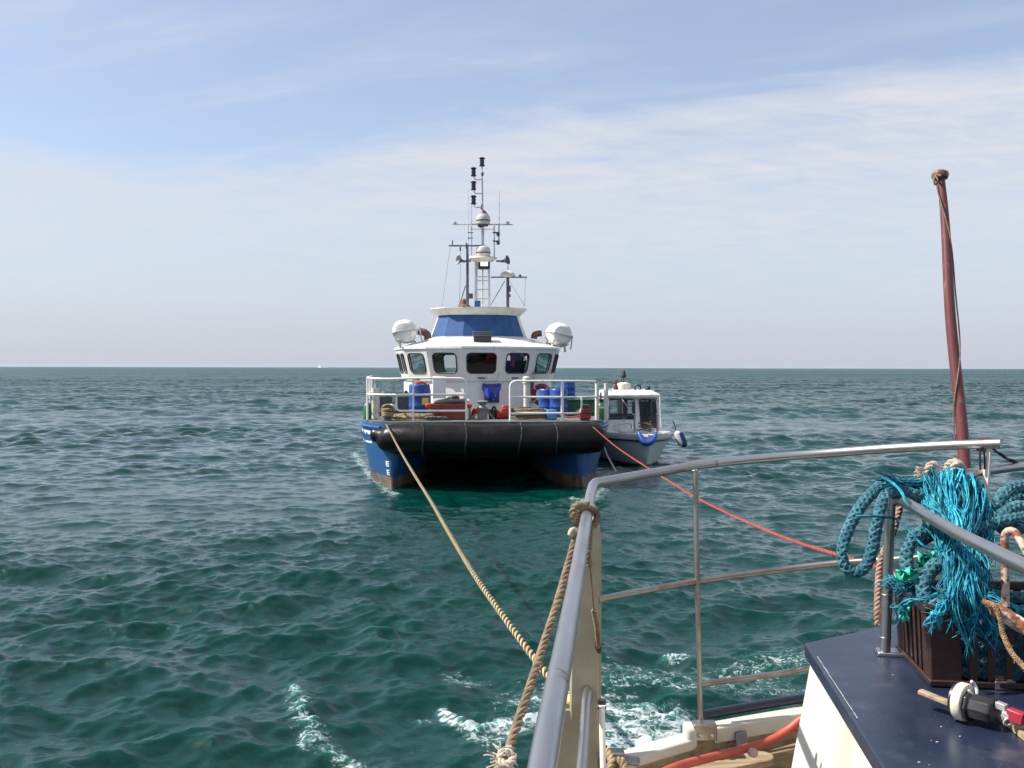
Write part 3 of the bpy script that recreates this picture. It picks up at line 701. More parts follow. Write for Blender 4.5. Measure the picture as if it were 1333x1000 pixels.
# --- mast and aerials (yl about 8)
ms = cat
YM = 8.0
def c(px, py, y=YM): return C(px, py, y)
MET = mat('mast_paint', (.66, .66, .66), .4, 0, (.5, .49, .47), 8)
MDK = mat('mast_dark', (.10, .11, .13), .5, 0, (.07, .07, .08), 8)
bz = 5.5
mb = MB()
for px in (619.5, 637):
    p = c(px, 400); q = c(px+(.5 if px < 625 else -.5), 340); p.z = bz; mb.tube([p, q], .052 if px < 625 else .04, 8)
for dx, dy in ((0, 0), (0, 0)): pass
q1, q2 = c(628, 400, YM+.5), c(628, 340, YM+.3); q1.z = bz; mb.tube([q1, q2], .035, 8)
mb.each('mast_leg', MET, ms)
mb = MB()
for py in (360.5, 365.5, 377, 389): mb.tube([c(619.5, py), c(637, py)], .022, 6)
mb.each('ladder_rung', MET, ms)
p = c(628.5, 337); mb = MB(); mb.lathe([(.1, -.16), (.35, -.10), (.52, 0), (.5, .05), (.1, .07)], p, n=20); mb.build('mast_platform', CREAM, ms)
for (px, py, w) in ((629, 327, .26), (629, 285, .255)):
    p = c(px, py); mb = MB(); mb.lathe([(w*.8, -.20), (w*.95, -.17), (w, -.04), (w*.98, .06), (w*.8, .14), (w*.3, .19), (0, .2)], p, n=24); d = mb.build('radar_dome', GELCOAT, ms)
    mb = MB(); mb.lathe([(w*1.012, -.09), (w*1.02, -.07), (w*1.012, -.045)], p, n=24); mb.lathe([(w*.7, -.26), (w*.75, -.2), (w*.4, -.2)], p, n=16); mb.build('dome_band', MDK, d)
p = c(630, 343); mb = MB(); mb.box(p, (.42, .3, .42)); fb = mb.build('mast_floodlight', BLACK, ms, bevel=.03)
mb = MB(); mb.box(p+Vector((0, -.16, .03)), (.27, .03, .28)); mb.build('bulb', LIT, fb)
for sx, px in ((-1, 603), (1, 654)):
    p = c(px, 340); mb = MB(); a = c(613 if sx < 0 else 646, 340)
    mb.lathe([(.04, 0), (.05, .1), (.09, .18), (.17, .26), (.17, .28), (.03, .2)], (p.x-sx*.05, p.y, p.z-.02), (sx*.55, -.3, .12), n=14); mb.tube([a, p], .035, 6)
    mb.build('loudhailer_horn', MDK, ms)
# pole and crossbars
mb = MB(); mb.tube([c(628, 321), c(628.5, 296)], .055, 8); mb.tube([c(628.5, 280), c(628, 250), c(627.5, 214)], [.03, .027, .022], 8); mb.build('mast_pole', MET, ms)
mb = MB(); mb.tube([c(588, 292), c(669, 292.5)], .026, 6)
for px in (592, 661): mb.lathe([(.055, 0), (.07, .03), (.06, .08), (0, .1)], c(px, 291.5), n=10)
mb.tube([c(614, 294), c(614, 332)], .02, 6); mb.tube([c(643.5, 294), c(643.5, 334)], .026, 6); mb.tube([c(612, 298.5), c(644, 298.5)], .014, 6)
mb.build('yardarm', MET, ms)
mb = MB(); mb.tube([c(584, 320), c(632, 320)], .03, 6)
for px, y0, y1 in ((589, 320, 313), (599, 320, 327), (607, 316, 324)): mb.tube([c(px, y0), c(px, y1)], .025, 6)
mb.tube([c(608.5, 400), c(608.5, 372), c(608, 318)], [.055, .05, .03], 8)
mb.box(c(612, 385.5), (.2, .15, .18)); mb.tube([c(598, 398), c(606, 372)], .02, 6)
mb.build('aerial_mast', MDK, ms)
mb = MB()
for px, y0, y1, r_ in ((610, 385, 246, .018), (650, 318, 248, .018), (614, 292, 252, .012)): mb.tube([c(px, y0), c(px, y1)], [r_, r_*.5], 6)
mb.each('whip_aerial', MET, ms)
mb = MB()
for px, py in ((645.5, 303), (645.5, 314)):
    mb.bar(c(px-4, py), c(px+4.5, py), .05, .05); mb.lathe([(.05, -.1), (.07, 0)], c(px+3, py+1), n=8); mb.tube([c(649, py), c(649.5, py-12)], .012, 5)
for py in (303, 310): mb.bar(c(609, py), c(616, py), .03, .03)
mb.each('aerial_bracket', MDK, ms)
NAVL = mat('lantern_black', (.012, .012, .016), .35); NAVR = mat('lantern_lens', (.035, .010, .014), .2)
for px, py, ex, red in ((627.5, 211, None, 0), (616.5, 224, 234, 0), (616.5, 242, 252, 0), (616.5, 260.5, 270, 1)):
    p = c(px, py); mb = MB()
    mb.lathe([(.10, -.15), (.10, -.11), (.06, -.1), (.06, .1), (.1, .11), (.11, .13), (.08, .16), (0, .17)], p, n=14)
    l = mb.build('navigation_light', NAVL, ms)
    mb = MB(); mb.lathe([(.075, -.1), (.082, 0), (.075, .1)], p, n=14); mb.build('lens', NAVR, l)
    if ex:
        mb = MB(); mb.tube(spline([c(px, py+4.5), c(px+1, ex-2), c(px+3, ex), c(628, ex)], 10), .02, 6); mb.build('lamp_bracket', MET, l)
mb = MB(); mb.lathe([(.045, -.06), (.05, .05), (0, .07)], c(628, 226.5), n=8); mb.build('small_lamp', MDK, ms)
mb = MB(); mb.add([c(628, 272), c(631, 274), c(637, 281), c(629, 280)], [(0, 1, 2, 3)]); mb.add([c(621, 294), c(628, 289), c(632, 294), c(625, 297)], [(0, 1, 2, 3)]); mb.add([c(626.5, 266), c(628, 266), c(628, 273), c(625.5, 273)], [(0, 1, 2, 3)])
mb.each('red_flag', mat('red_cloth', (.55, .03, .04), .8), ms, solid=.01)
# satellite dome on its own post to the right
mb = MB(); a = c(661, 400, 8.3); a.z = 5.45; mb.tube([a, c(661, 362, 8.3)], .055, 8); mb.tube([c(639, 361, 8.3), c(686, 361, 8.3)], .028, 6); mb.tube([c(639, 397, 8.3), c(657, 366, 8.3)], .016, 6)
mb.box(c(662.5, 376, 8.25), (.13, .12, .22)); mb.box(c(662.5, 385, 8.25), (.12, .12, .1)); mb.tube([c(661, 352, 8.3), c(661.5, 346, 8.3)], .015, 5); mb.lathe([(.04, 0), (.05, .06), (0, .08)], c(677, 360, 8.3), n=8)
sp_ = mb.build('aerial_post', MDK, ms)
mb = MB(); mb.lathe([(.1, -.06), (.28, -.02), (.27, .05), (.19, .13), (.08, .18), (0, .19)], c(661, 359, 8.3), n=20); mb.build('satellite_dome', CREAM, sp_)
# stays and wire
mb = MB()
for a, b in ((c(586, 322), c(574, 408, 7.2)), (c(600, 322), c(598, 398)), (c(684, 362), c(683, 400)), (c(663, 366), c(683, 398))): mb.tube([a, b], .006, 4)
mb.each('stay_wire', MDK, ms)
mb = MB(); p = c(604, 398, 8.4); p.z = 5.5; mb.lathe([(.24, 0), (.26, .12), (.14, .2), (.12, .34), (0, .42)], p, n=12); mb.build('rusty_cowl', mat('cowl_rust', (.17, .07, .06), .7), ms)
mb = MB(); p = c(621.5, 396, 7.8); mb.box(p, (.22, .15, .25)); mb.build('blue_box', BLUE, ms, bevel=.03)

# ------------------------------------------------------------------ things on the workboat
cf4 = frame(cat)
def on(px, py, yl, z=1.865):
    p = C(px, py, yl); p.z = z; return cf4 @ p
def cw(px, py, yl): return cf4 @ C(px, py, yl)
def barrel(loc, label, h=.86, rad=.29, sticker=False, lying=None):
    t = thing('plastic_barrel', label, 'barrel', loc, CRZ, 'blue plastic barrels')
    mb = MB(); pr = [(rad*.93, 0), (rad*.97, .03), (rad, .08), (rad, h*.32), (rad*1.03, h*.34), (rad*1.03, h*.36), (rad, h*.38), (rad, h*.62), (rad*1.03, h*.64), (rad*1.03, h*.66), (rad, h*.68), (rad, h-.07), (rad*.97, h-.02), (rad*.9, h), (rad*.86, h-.02), (0, h-.02)]
    if lying:
        mb.lathe(pr, (-h/2, 0, rad), (1, 0, .0), n=28)
    else: mb.lathe(pr, n=28)
    mb.build('drum', BARREL, t, sharp=60)
    mb = MB()
    if lying: pass
    else:
        for s in (-1, 1): mb.lathe([(.035, h-.03), (.04, h+.01), (0, h+.012)], (s*rad*.55, 0, 0), n=10)
        mb.each('bung', BLACK, t)
    if sticker:
        mb = MB(); vs = []
        for th in (-75, -60, -45, -30): vs += [Vector((rad*1.012*math.cos(R(th)), rad*1.012*math.sin(R(th)), z)) for z in (h*.40, h*.60)]
        mb.add(vs, [(0, 2, 3, 1), (2, 4, 5, 3), (4, 6, 7, 5)]); mb.build('sticker', YELLOW, t)
    return t
barrel(on(546, 548, 2.6), 'tall blue plastic drum with a yellow sticker below the orange lifebuoy', 1.02, .32, True)
barrel(on(712, 548, 3.4), 'dark blue plastic barrel standing next to the dark red lifebuoy', .86, .27)
barrel(on(727, 548, 3.0), 'blue barrel standing directly behind the white rail post', .88, .28)
barrel(on(738, 548, 4.2, 2.35), 'short blue barrel set up on the green deck box', .62, .27)
# green box
t = thing('green_box', 'dark green deck box behind the right bow railing', 'deck box', on(752, 548, 4.0), CRZ)
mb = MB(); mb.box((0, 0, .24), (1.1, .75, .46)); mb.build('box_body', GREEN, t, bevel=.02)
mb = MB(); mb.box((0, 0, .5), (1.14, .79, .05)); mb.build('lid', GREEN, t, bevel=.015)
# red fish box with black bag
t = thing('fish_box', 'brick red plastic fish box carrying a crumpled black bag', 'fish box', on(584, 550, 1.6), CRZ)
mb = MB(); L0 = [Vector((x, y, .02)) for x, y in ((-.52, -.3), (.52, -.3), (.52, .3), (-.52, .3))]
mb.loft([L0, [Vector((v.x*1.08, v.y*1.08, .46)) for v in L0], [Vector((v.x*1.0, v.y*1.0, .46)) for v in L0], [Vector((v.x*.95, v.y*.95, .06)) for v in L0]])
mb.build('tub', mat('brick_red_plastic', (.22, .038, .025), .5, 0, (.17, .03, .02), 6), t, bevel=.01)
mb = MB()
for s in (-1, 1): mb.box((s*.60, 0, .40), (.16, .36, .13))
mb.each('handle', ORANGE, t, bevel=.03)
def lump(name, loc, size, m, label, categ, seed=1, rz=CRZ):
    rn = random.Random(seed); mb = MB(); rings = []
    for i in range(7):
        v = i/6; z = size[2]*math.sin(v*math.pi/2); k = math.cos(v*math.pi/2)**.55+.02; ring = []
        for j in range(18):
            th = 2*math.pi*j/18; w = 1+.16*math.sin(3*th+seed)+.1*math.sin(5*th+2*seed+v*4)+rn.uniform(-.05, .05)
            ring.append(Vector((size[0]*.5*k*w*math.cos(th), size[1]*.5*k*w*math.sin(th), z*(1+.12*math.sin(2*th+seed)))))
        rings.append(ring)
    mb.loft(rings); M0 = Matrix.Translation(loc) @ Matrix.Rotation(rz, 4, 'Z')
    o = mb.build(name, m); o.matrix_world = M0; MW[o.name] = M0; return tag(o, label, categ)
lump('black_bag', on(586, 531, 1.6, 2.33), (.95, .5, .13), BLACK, 'crumpled black bag lying on the red fish box', 'bag', 3)
lump('black_tarpaulin', on(590, 528, 1.75, 2.42), (.4, .3, .17), BLACK, 'dark bundle on top of the black bag', 'bundle', 5)
# lifebuoys
def lifebuoy(loc, axis, m, label):
    t = thing('lifebuoy', label, 'lifebuoy', loc, CRZ, 'lifebuoys on the workboat')
    mb = MB(); mb.torus((0, 0, 0), axis, .30, .085, 28, 12); mb.build('ring', m, t)
    a, b = perp(Vector(axis)); mb = MB()
    for k in range(4):
        th = math.pi/4+k*math.pi/2; mb.torus((a*math.cos(th)+b*math.sin(th))*.30, -a*math.sin(th)+b*math.cos(th), .09, .012, 14, 6)
    mb.each('grab_band', WHITE, t)
lifebuoy(cw(547, 511, 5.4), (.45, -.9, 0), ORANGE, 'bright orange lifebuoy on the wheelhouse wall above the stickered drum')
lifebuoy(cw(705, 514, 5.5), (-.5, -.9, 0), mat('dark_red_foam', (.22, .022, .03), .6), 'dark red lifebuoy on the shaded wheelhouse wall by the blue barrels')
# blue cover on the wheelhouse front
t = thing('wall_cover', 'shiny blue tarpaulin cover hung on the wheelhouse front below the middle window', 'tarpaulin', cw(639, 511.5, 5.24), CRZ)
mb = MB()
q = [[(-.27, 0, .32), (.32, 0, .32)], [(-.30, -.12, .25), (.34, -.12, .27)], [(-.28, -.16, .1), (.31, -.16, .12)], [(-.16, -.24, -.16), (.2, -.24, -.14)], [(-.18, -.08, -.30), (.20, -.08, -.28)], [(-.18, 0, -.3), (.2, 0, -.3)]]
rings = []
for i, (a, b) in enumerate(q):
    a, b = Vector(a), Vector(b); rings.append([a.lerp(b, u)+Vector((0, .075*math.sin(u*math.pi*3+i)*(0 < i < 5)-.05*math.sin(u*math.pi)*(0 < i < 5), .03*math.sin(u*math.pi)*(-1 if i < 2 else 1))) for u in np.linspace(0, 1, 13)])
mb.loft(rings, closed=False, cap0=False, cap1=False); mb.build('cover', mat('blue_tarpaulin', (.012, .035, .30), .22, 0, (.02, .05, .38), 4, bump=.012, bscale=9), t, solid=.015, sharp=60)
mb = MB(); mb.box((.03, -.05, -.02), (.5, .08, .62)); mb.build('case', mat('red_brown_case', (.10, .035, .03), .5), t, bevel=.03)
# windlass
t = thing('capstan', 'grey green capstan on a frame standing in the bow gap', 'capstan', on(628, 552, 1.7), CRZ)
mb = MB(); mb.lathe([(.12, .32), (.14, .34), (.10, .38), (.09, .43), (.15, .48), (.17, .52), (.13, .55), (0, .56)], n=18); mb.build('drum', mat('grey_green', (.12, .18, .16), .5), t)
mb = MB()
for s in (-1, 1): mb.bar((s*.12, 0, .33), (s*.34, -.1, 0), .06, .05); mb.bar((s*.12, 0, .33), (s*.3, .25, 0), .06, .05)
mb.box((0, 0, .32), (.34, .24, .05)); mb.box((0, .08, .15), (.3, .25, .3)); mb.build('frame', GREY, t)
# red pump
t = thing('red_pump', 'red painted pump with a round cover right of the bow gap', 'pump', on(654, 552, 1.9), CRZ)
mb = MB(); mb.box((0.02, 0, .13), (.46, .3, .26)); mb.box((.09, .04, .33), (.28, .22, .16), taper=.7); mb.build('casing', RED, t, bevel=.04)
mb = MB(); mb.lathe([(.14, 0), (.14, .04), (.12, .05), (.12, .03), (.05, .04), (.05, .09), (0, .09)], (.07, -.15, .19), (0, -1, 0), n=22); mb.build('round_cover', ORANGE, t)
mb = MB(); mb.tube(spline([(-.2, -.1, .3), (-.28, -.1, .36), (-.33, -.08, .2), (-.35, 0, .05)], 14), .035, 8); mb.build('pipe', BLACK, t)
# red ventilator
t = thing('ventilator', 'small orange red cowl ventilator beside the fish box', 'ventilator', on(616, 552, 1.7), CRZ)
mb = MB(); mb.tube(spline([(0, 0, 0), (0, 0, .15), (.02, -.03, .22), (.09, -.06, .26), (.13, -.09, .26)], 16), [.06]*9+[.06+.007*i for i in range(8)], 14); mb.build('cowl', ORANGE, t)
t = thing('white_standpipe', 'short white standpipe by the red post in the bow gap', 'pipe', on(611.5, 552, 1.9), CRZ)
mb = MB(); mb.tube(spline([(0, 0, 0), (0, 0, .45), (-.06, 0, .55), (-.12, 0, .5)], 14), .045, 10); mb.build('pipe', WHITE, t)
mb = MB(); mb.box((-.2, .1, .3), (.14, .12, .6)); mb.build('red_box', RED, t, bevel=.02)
# rope heaps
def coil(name, loc, R0, turns, rr, m, label, seed, rise=.16, flat=1.0):
    rn = random.Random(seed); pts = []
    for i in range(turns*14):
        th = 2*math.pi*i/14; k = R0*(1-.1*rn.random()+.12*math.sin(i*.37+seed)); pts.append(Vector((k*math.cos(th), flat*k*math.sin(th), rr+rise*i/(turns*14)+.02*rn.random())))
    mb = MB(); mb.rope(pts, rr, rr*5, per=5, sides=5); M0 = Matrix.Translation(loc) @ Matrix.Rotation(CRZ, 4, 'Z')
    o = mb.build(name, m); o.matrix_world = M0; MW[o.name] = M0; return tag(o, label, 'rope', 'rope heaps on the workboat bow')
coil('rope_coil', on(691, 551, 1.5), .48, 8, .035, BEIGEROPE, 'beige rope coil heaped behind the right bow railing', 2, .26, .7)
coil('rope_coil', on(536, 549, 1.2), .58, 4, .05, TOWROPE, 'yellowish rope heap behind the left bow railing in front of the stickered drum', 4, .10, .5)
coil('rope_coil', on(675, 551, 2.6), .4, 5, .04, DARKGREY, 'dark rope coil behind the beige coil by the right bow railing', 9, .26, .6)
t = thing('blue_can', 'small light blue jerry can by the beige coil', 'jerry can', on(718, 551, 1.3), CRZ)
mb = MB(); mb.box((0, 0, .15), (.3, .2, .3)); mb.build('can', mat('light_blue_plastic', (.06, .22, .50), .4), t, bevel=.04); mb = MB(); mb.torus((0, 0, .32), (0, 1, 0), .06, .015, 14, 6); mb.lathe([(.03, .3), (.03, .36), (0, .36)], (.1, 0, 0), n=10); mb.build('handle', BLACK, t)
# orange line lying over the fender
pts = [cw(a, b, d) for a, b, d in ((612, 553, .45), (630, 551.5, .4), (648, 553, .4), (662, 551, .45), (672, 552.5, .5), (690, 553, .5), (706, 552, .6))]
mb = MB(); mb.rope(pts, .035, .2, per=6, sides=5); mb.rope([p+Vector((.1, .18, .03)) for p in pts[:4]], .035, .2, per=6, sides=5)
single('deck_line', mb, ORROPE, 'orange red line lying along the fender top at the bow gap', 'rope')
# more clutter by the wheelhouse foot
coil('rope_coil', on(700, 550, 1.9), .3, 5, .03, ORROPE, 'red orange rope coil between the beige coil and the blue barrels', 6, .2, .7)
coil('rope_coil', on(568, 551, .95), .3, 3, .03, DARKGREY, 'thin dark rope coil in front of the brick red fish box', 8, .06, .6)
t = thing('plastic_bucket', 'small black bucket standing between the capstan and the red pump', 'bucket', on(641, 552, 1.75), CRZ)
mb = MB(); mb.lathe([(.10, 0), (.14, .26), (.15, .265), (.15, .28), (.135, .28), (.095, .02), (0, .02)], n=20); mb.build('pail', BLACK, t); mb = MB(); mb.torus((0, 0, .27), (0, 1, .25), .14, .007, 18, 6, 0, 3.14); mb.build('bail_handle', GREY, t)
t = thing('fuel_can', 'white plastic can on the side deck by the pale green frame', 'can', on(509, 548, 3.0), CRZ)
mb = MB(); mb.box((0, 0, .2), (.3, .22, .4)); mb.build('can', WHITE, t, bevel=.05); mb = MB(); mb.lathe([(.04, .4), (.04, .46), (0, .46)], (.08, 0, 0), n=10); mb.build('cap', RED, t)
# grey winch box on the left
t = thing('winch_box', 'low dark grey winch box on the left side deck', 'winch', on(520, 550, 4.2), CRZ)
mb = MB(); mb.box((0, 0, .32), (2.0, .9, .64)); mb.build('housing', DARKGREY, t, bevel=.04)
mb = MB()
for x in (-.75, -.5, .2, .55): mb.lathe([(.09, .62), (.1, .7), (.05, .78), (0, .8)], (x, -.1, 0), n=10)
mb.bar((-.9, -.2, .68), (.8, -.2, .70), .06, .06); mb.each('winch_fitting', BLACK, t)
t = thing('pump_frame', 'pale green pipe frame on the left side deck', 'frame', on(501, 548, 3.6), CRZ)
mb = MB()
for x in (-.28, .28): mb.tube([(x, 0, 0), (x, 0, 1.15)], .05, 8)
mb.tube([(-.28, 0, 1.12), (.28, 0, 1.12)], .045, 8); mb.tube([(-.28, 0, .75), (.28, 0, .75)], .045, 8); mb.tube([(.28, 0, 1.1), (.8, .1, 1.2), (1.1, .1, 1.15)], .04, 8); mb.build('pipes', mat('pale_green', (.30, .42, .36), .5), t)
mb = MB(); mb.box((1.7, .6, .9), (.42, .3, .7)); mb.build('cabinet', WHITE, t, bevel=.02)
# gas bottles
for px, yl, lab in ((478.5, 1.7, 'small green gas bottle by the left railing corner'), (782, 1.5, 'green gas bottle between the two right cream posts')):
    t = thing('gas_bottle', lab, 'gas bottle', on(px, 548, yl), CRZ, 'green gas bottles on the bow')
    mb = MB(); mb.lathe([(.11, 0), (.12, .03), (.12, .36), (.09, .45), (.05, .48), (.05, .50)], n=16); mb.build('bottle', mat('bottle_green', (.03, .16, .04), .4), t)
    mb = MB(); mb.lathe([(.03, .5), (.035, .56), (.06, .58), (.06, .60), (0, .6)], n=10); mb.tube([(0, 0, .6), (0, 0, .8)], .025, 6); mb.build('valve', BLACK, t)
# life raft canisters
def canister(loc, tilt, yaw, label):
    t = thing('liferaft_canister', label, 'life raft', M4=Matrix.Translation(loc) @ Matrix.Rotation(CRZ+yaw, 4, 'Z') @ Matrix.Rotation(tilt, 4, 'Y'), group='white life raft canisters')
    m = mat('canister_white', (.78, .77, .73), .3, 0, (.70, .69, .64), 3)
    for s in (1, -1):
        rings = []
        for y, k in ((-.50, .50), (-.48, .70), (-.41, .88), (-.35, .94), (-.28, 1.0), (.28, 1), (.35, .94), (.41, .88), (.48, .70), (.50, .50)):
            rings.append([Vector((k*.415*x, y, s*(.012+k*.385*z))) for x, z in ((-1.0, 0), (-.95, .35), (-.72, .76), (-.45, .97), (0, 1.03), (.45, .97), (.72, .76), (.95, .35), (1.0, 0))])
        mb = MB(); mb.loft(rings); mb.build('shell', m, t, sharp=28)
    mb = MB()
    pl = [(-.44, -.40), (-.30, -.54), (.30, -.54), (.44, -.40), (.44, .40), (.30, .54), (-.30, .54), (-.44, .40)]
    mb.prism([(x, y, -.018) for x, y in pl], (0, 0, .036)); mb.build('seam', mat('seam_grey', (.5, .49, .45), .5), t)
    mb = MB(); mb.bar((-.26, -.6, -.30), (-.26, .4, -.36), .06, .05); mb.bar((.26, -.6, -.30), (.26, .4, -.36), .06, .05)
    mb.tube([(-.2, -.3, -.36), (-.2, -.3, -.56)], .04, 8); mb.tube([(.22, -.3, -.34), (.3, -.3, -.56)], .04, 8); mb.tube([(.5, .0, .1), (.55, 0, -.4)], .025, 8); mb.build('cradle', MET, t)
canister(cw(527.5, 432, 7.0), R(-7), R(-5), 'sunlit white life raft canister standing by the larger brown exhaust bend')
canister(cw(727, 436, 7.0), R(13), R(8), 'tilted white life raft canister above the wheelhouse corner nearest the small motorboat')
# vent pipe by the right front wall
t = thing('vent_pipe', 'cream vent pipe with a dark mouth on the right front wall', 'vent', on(685, 540, 4.7), CRZ)
mb = MB(); mb.lathe([(.09, 0), (.09, 1.0), (.12, 1.02), (.12, 1.2), (.08, 1.24), (0, 1.25)], n=14); mb.build('pipe', CREAM, t); mb = MB(); mb.box((.1, -.1, 1.1), (.14, .08, .09)); mb.build('mouth', BLACK, t)
# the person behind the window
def person():
    t = thing('person', 'person in dark clothes standing behind the right front wheelhouse window', 'person', M4=Matrix.Translation(cw(688, 478, 6.0)*1) @ Matrix.Rotation(CRZ, 4, 'Z'))
    l = t.matrix_world.translation.copy(); l.z = 2.155; t.matrix_world = Matrix.Translation(l) @ Matrix.Rotation(CRZ, 4, 'Z'); MW[t.name] = t.matrix_world.copy()
    def skin(name, V, E, m):
        me = bpy.data.meshes.new(name); me.from_pydata([v[:3] for v in V], E, []); o = bpy.data.objects.new(name, me); COL.objects.link(o); o.parent = t; MW[o.name] = frame(t)
        md = o.modifiers.new('skin', 'SKIN'); md.use_smooth_shade = True
        for i, v in enumerate(V):
            sv = me.skin_vertices[0].data[i]; sv.radius = (v[3], v[4] if len(v) > 4 else v[3]); sv.use_root = (i == 0)
        s = o.modifiers.new('sub', 'SUBSURF'); s.levels = 2; s.render_levels = 2; me.materials.append(m); return o
    B = [(0, 0, .93, .13, .10), (0, 0, 1.12, .14, .1), (0, 0, 1.36, .16, .10), (0, -.01, 1.47, .06), (0, -.03, 1.53, .055), (0, -.045, 1.60, .075, .09), (0, -.045, 1.68, .08, .095), (0, -.04, 1.74, .05),
         (.19, 0, 1.38, .06), (.25, -.06, 1.12, .045), (.16, -.30, 1.05, .035), (.10, -.38, 1.06, .03),
         (-.19, 0, 1.38, .06), (-.27, -.05, 1.12, .045), (-.18, -.30, 1.05, .035), (-.12, -.38, 1.06, .03),
         (.10, 0, .88, .09), (.11, -.01, .48, .062), (.11, .02, .08, .045), (.12, -.14, .04, .035), (-.10, 0, .88, .09), (-.11, -.01, .48, .062), (-.11, .02, .08, .045), (-.12, -.14, .04, .035), (0, -.14, 1.60, .018)]
    E = [(0, 1), (1, 2), (2, 3), (3, 4), (4, 5), (5, 6), (6, 7), (2, 8), (8, 9), (9, 10), (10, 11), (2, 12), (12, 13), (13, 14), (14, 15), (0, 16), (16, 17), (17, 18), (18, 19), (0, 20), (20, 21), (21, 22), (22, 23), (5, 24)]
    skin('body', B, E, SKIN)
    Jv = [(0, 0, .92, .16, .125), (0, 0, 1.12, .165, .125), (0, 0, 1.36, .185, .12), (0, 0, 1.43, .085), (.19, 0, 1.38, .078), (.25, -.06, 1.12, .062), (.17, -.28, 1.05, .05), (-.19, 0, 1.38, .078), (-.27, -.05, 1.12, .062), (-.19, -.28, 1.05, .05)]
    skin('jersey', Jv, [(0, 1), (1, 2), (2, 3), (2, 4), (4, 5), (5, 6), (2, 7), (7, 8), (8, 9)], JERSEY)
    Tv = [(0, 0, .93, .145, .115), (.10, 0, .86, .105), (.11, -.01, .48, .08), (.11, .02, .1, .07), (-.10, 0, .86, .105), (-.11, -.01, .48, .08), (-.11, .02, .1, .07)]
    skin('trousers', Tv, [(0, 1), (1, 2), (2, 3), (0, 4), (4, 5), (5, 6)], DARKGREY)
    mb = MB(); mb.lathe([(.098, -.03), (.104, .02), (.09, .075), (.05, .11), (0, .12)], (0, -.03, 1.70), (0, .25, 1), n=16); mb.build('hair', mat('brown_hair', (.05, .03, .02), .7, bump=.004, bscale=60), t)
person()

# ------------------------------------------------------------------ the small motor boat alongside
SD, SRZ = 34.6, R(5.5)
SX = P(842, 606, SD).x
sb = thing('motorboat', 'small white cabin motorboat moored beside the blue workboat', 'motorboat', (SX, SD, 0), SRZ)
c2, s2 = math.cos(SRZ), math.sin(SRZ)
def S(px, py, yl):
    kx = P(px, py, 1.0).x
    xl = (kx*(SD+yl*c2)-SX+yl*s2)/(c2-kx*s2); return Vector((xl, yl, P(px, py, SD+xl*s2+yl*c2).z))
rows = [(0, .015, .03, .05, 1.02), (.25, .06, .18, .42, 1.03), (.7, .2, .44, .86, 1.03), (1.3, .4, .72, 1.18, 1.02), (2.2, .6, 1.0, 1.38, 1.0), (4, .7, 1.15, 1.42, .95), (7, .7, 1.15, 1.38, .95)]
def sring(y, wk, ww, wd, zd):
    yo = -.35*max(0, 1-y/1.2)            # the stem rakes forward at deck level
    pr = [(0, -.4, 0), (wk, -.3, 0), (ww, .05, 0), (ww+(wd-ww)*.4, .45, yo*.4), (wd*.97, .80, yo*.8), (wd, zd, yo)]
    return [Vector((x, y+o, z)) for x, z, o in pr]+[Vector((-x, y+o, z)) for x, z, o in reversed(pr)]
mb = MB(); mb.loft([sring(*r) for r in rows]); sh = mb.build('hull', HULLW, sb, sharp=50)
mb = MB()
for s in (-1, 1): mb.tube([Vector((s*(r[3]+.015), r[0]-.35*max(0, 1-r[0]/1.2), r[4]-.16)) for r in rows], .035, 8)
mb.build('rubbing_strake', BLACK, sh)
def rimring(y, wd, zd, k): yo = -.35*max(0, 1-y/1.2); return (Vector((wd*k, y+yo, zd)), Vector((-wd*k, y+yo, zd)))
mb = MB(); rr_ = []
for r in rows:
    a, b = rimring(r[0], r[3], r[4], .985); rr_.append([b, Vector((b.x, b.y, b.z+.06)), Vector((0, a.y, a.z+.09)), Vector((a.x, a.y, a.z+.06)), a])
mb.loft(rr_, closed=True); mb.build('foredeck', GELCOAT, sb)
mb = MB(); a = S(822, 565, 1.1); mb.box((-.40, 1.1, 1.16), (.75, .6, .12), taper=.85); mb.build('hatch', GELCOAT, sb, bevel=.04)
# cabin
zc0, zc1 = 1.05, 2.32
b0 = [Vector(p) for p in ((-.98, 2.0, zc0), (.98, 2.0, zc0), (1.02, 4.8, zc0), (-1.02, 4.8, zc0))]
t0 = [Vector(p) for p in ((-.93, 2.35, zc1), (.93, 2.35, zc1), (.96, 4.7, zc1), (-.96, 4.7, zc1))]
wallS = MB(); lp = []
def multiS(A, B, Cc, Dd, spec):
    for a, b, win in spec: lp.append(panel(wallS, A.lerp(B, a), A.lerp(B, b), Dd.lerp(Cc, b), Dd.lerp(Cc, a), win, .04))
multiS(b0[0], b0[1], t0[1], t0[0], [(0, .57, (.06, .36, .93, .92, .05)), (.57, 1, (.14, .10, .90, .92, .06))])
multiS(b0[1], b0[2], t0[2], t0[1], [(0, .5, (.1, .4, .92, .9, .06)), (.5, 1, (.08, .4, .9, .9, .06))])
multiS(b0[3], b0[0], t0[0], t0[3], [(0, .5, (.1, .4, .92, .9, .06)), (.5, 1, (.08, .4, .9, .9, .06))])
multiS(b0[2], b0[3], t0[3], t0[2], [(0, .5, (.1, .4, .92, .9, .06)), (.5, 1, (.08, .4, .9, .9, .06))])
cb = wallS.build('cabin', GELCOAT, sb, sharp=12)
for k, (pi, pg, n) in enumerate(lp):
    mb = MB(); mb.tube([p+n*.004 for p in pi], .02, 6, closed=True); g = mb.build('window', GASKET, sb)
    mb = MB(); mb.add(pg, [tuple(range(20))]); mb.build('pane', PANED if k == 1 else PANE, g)
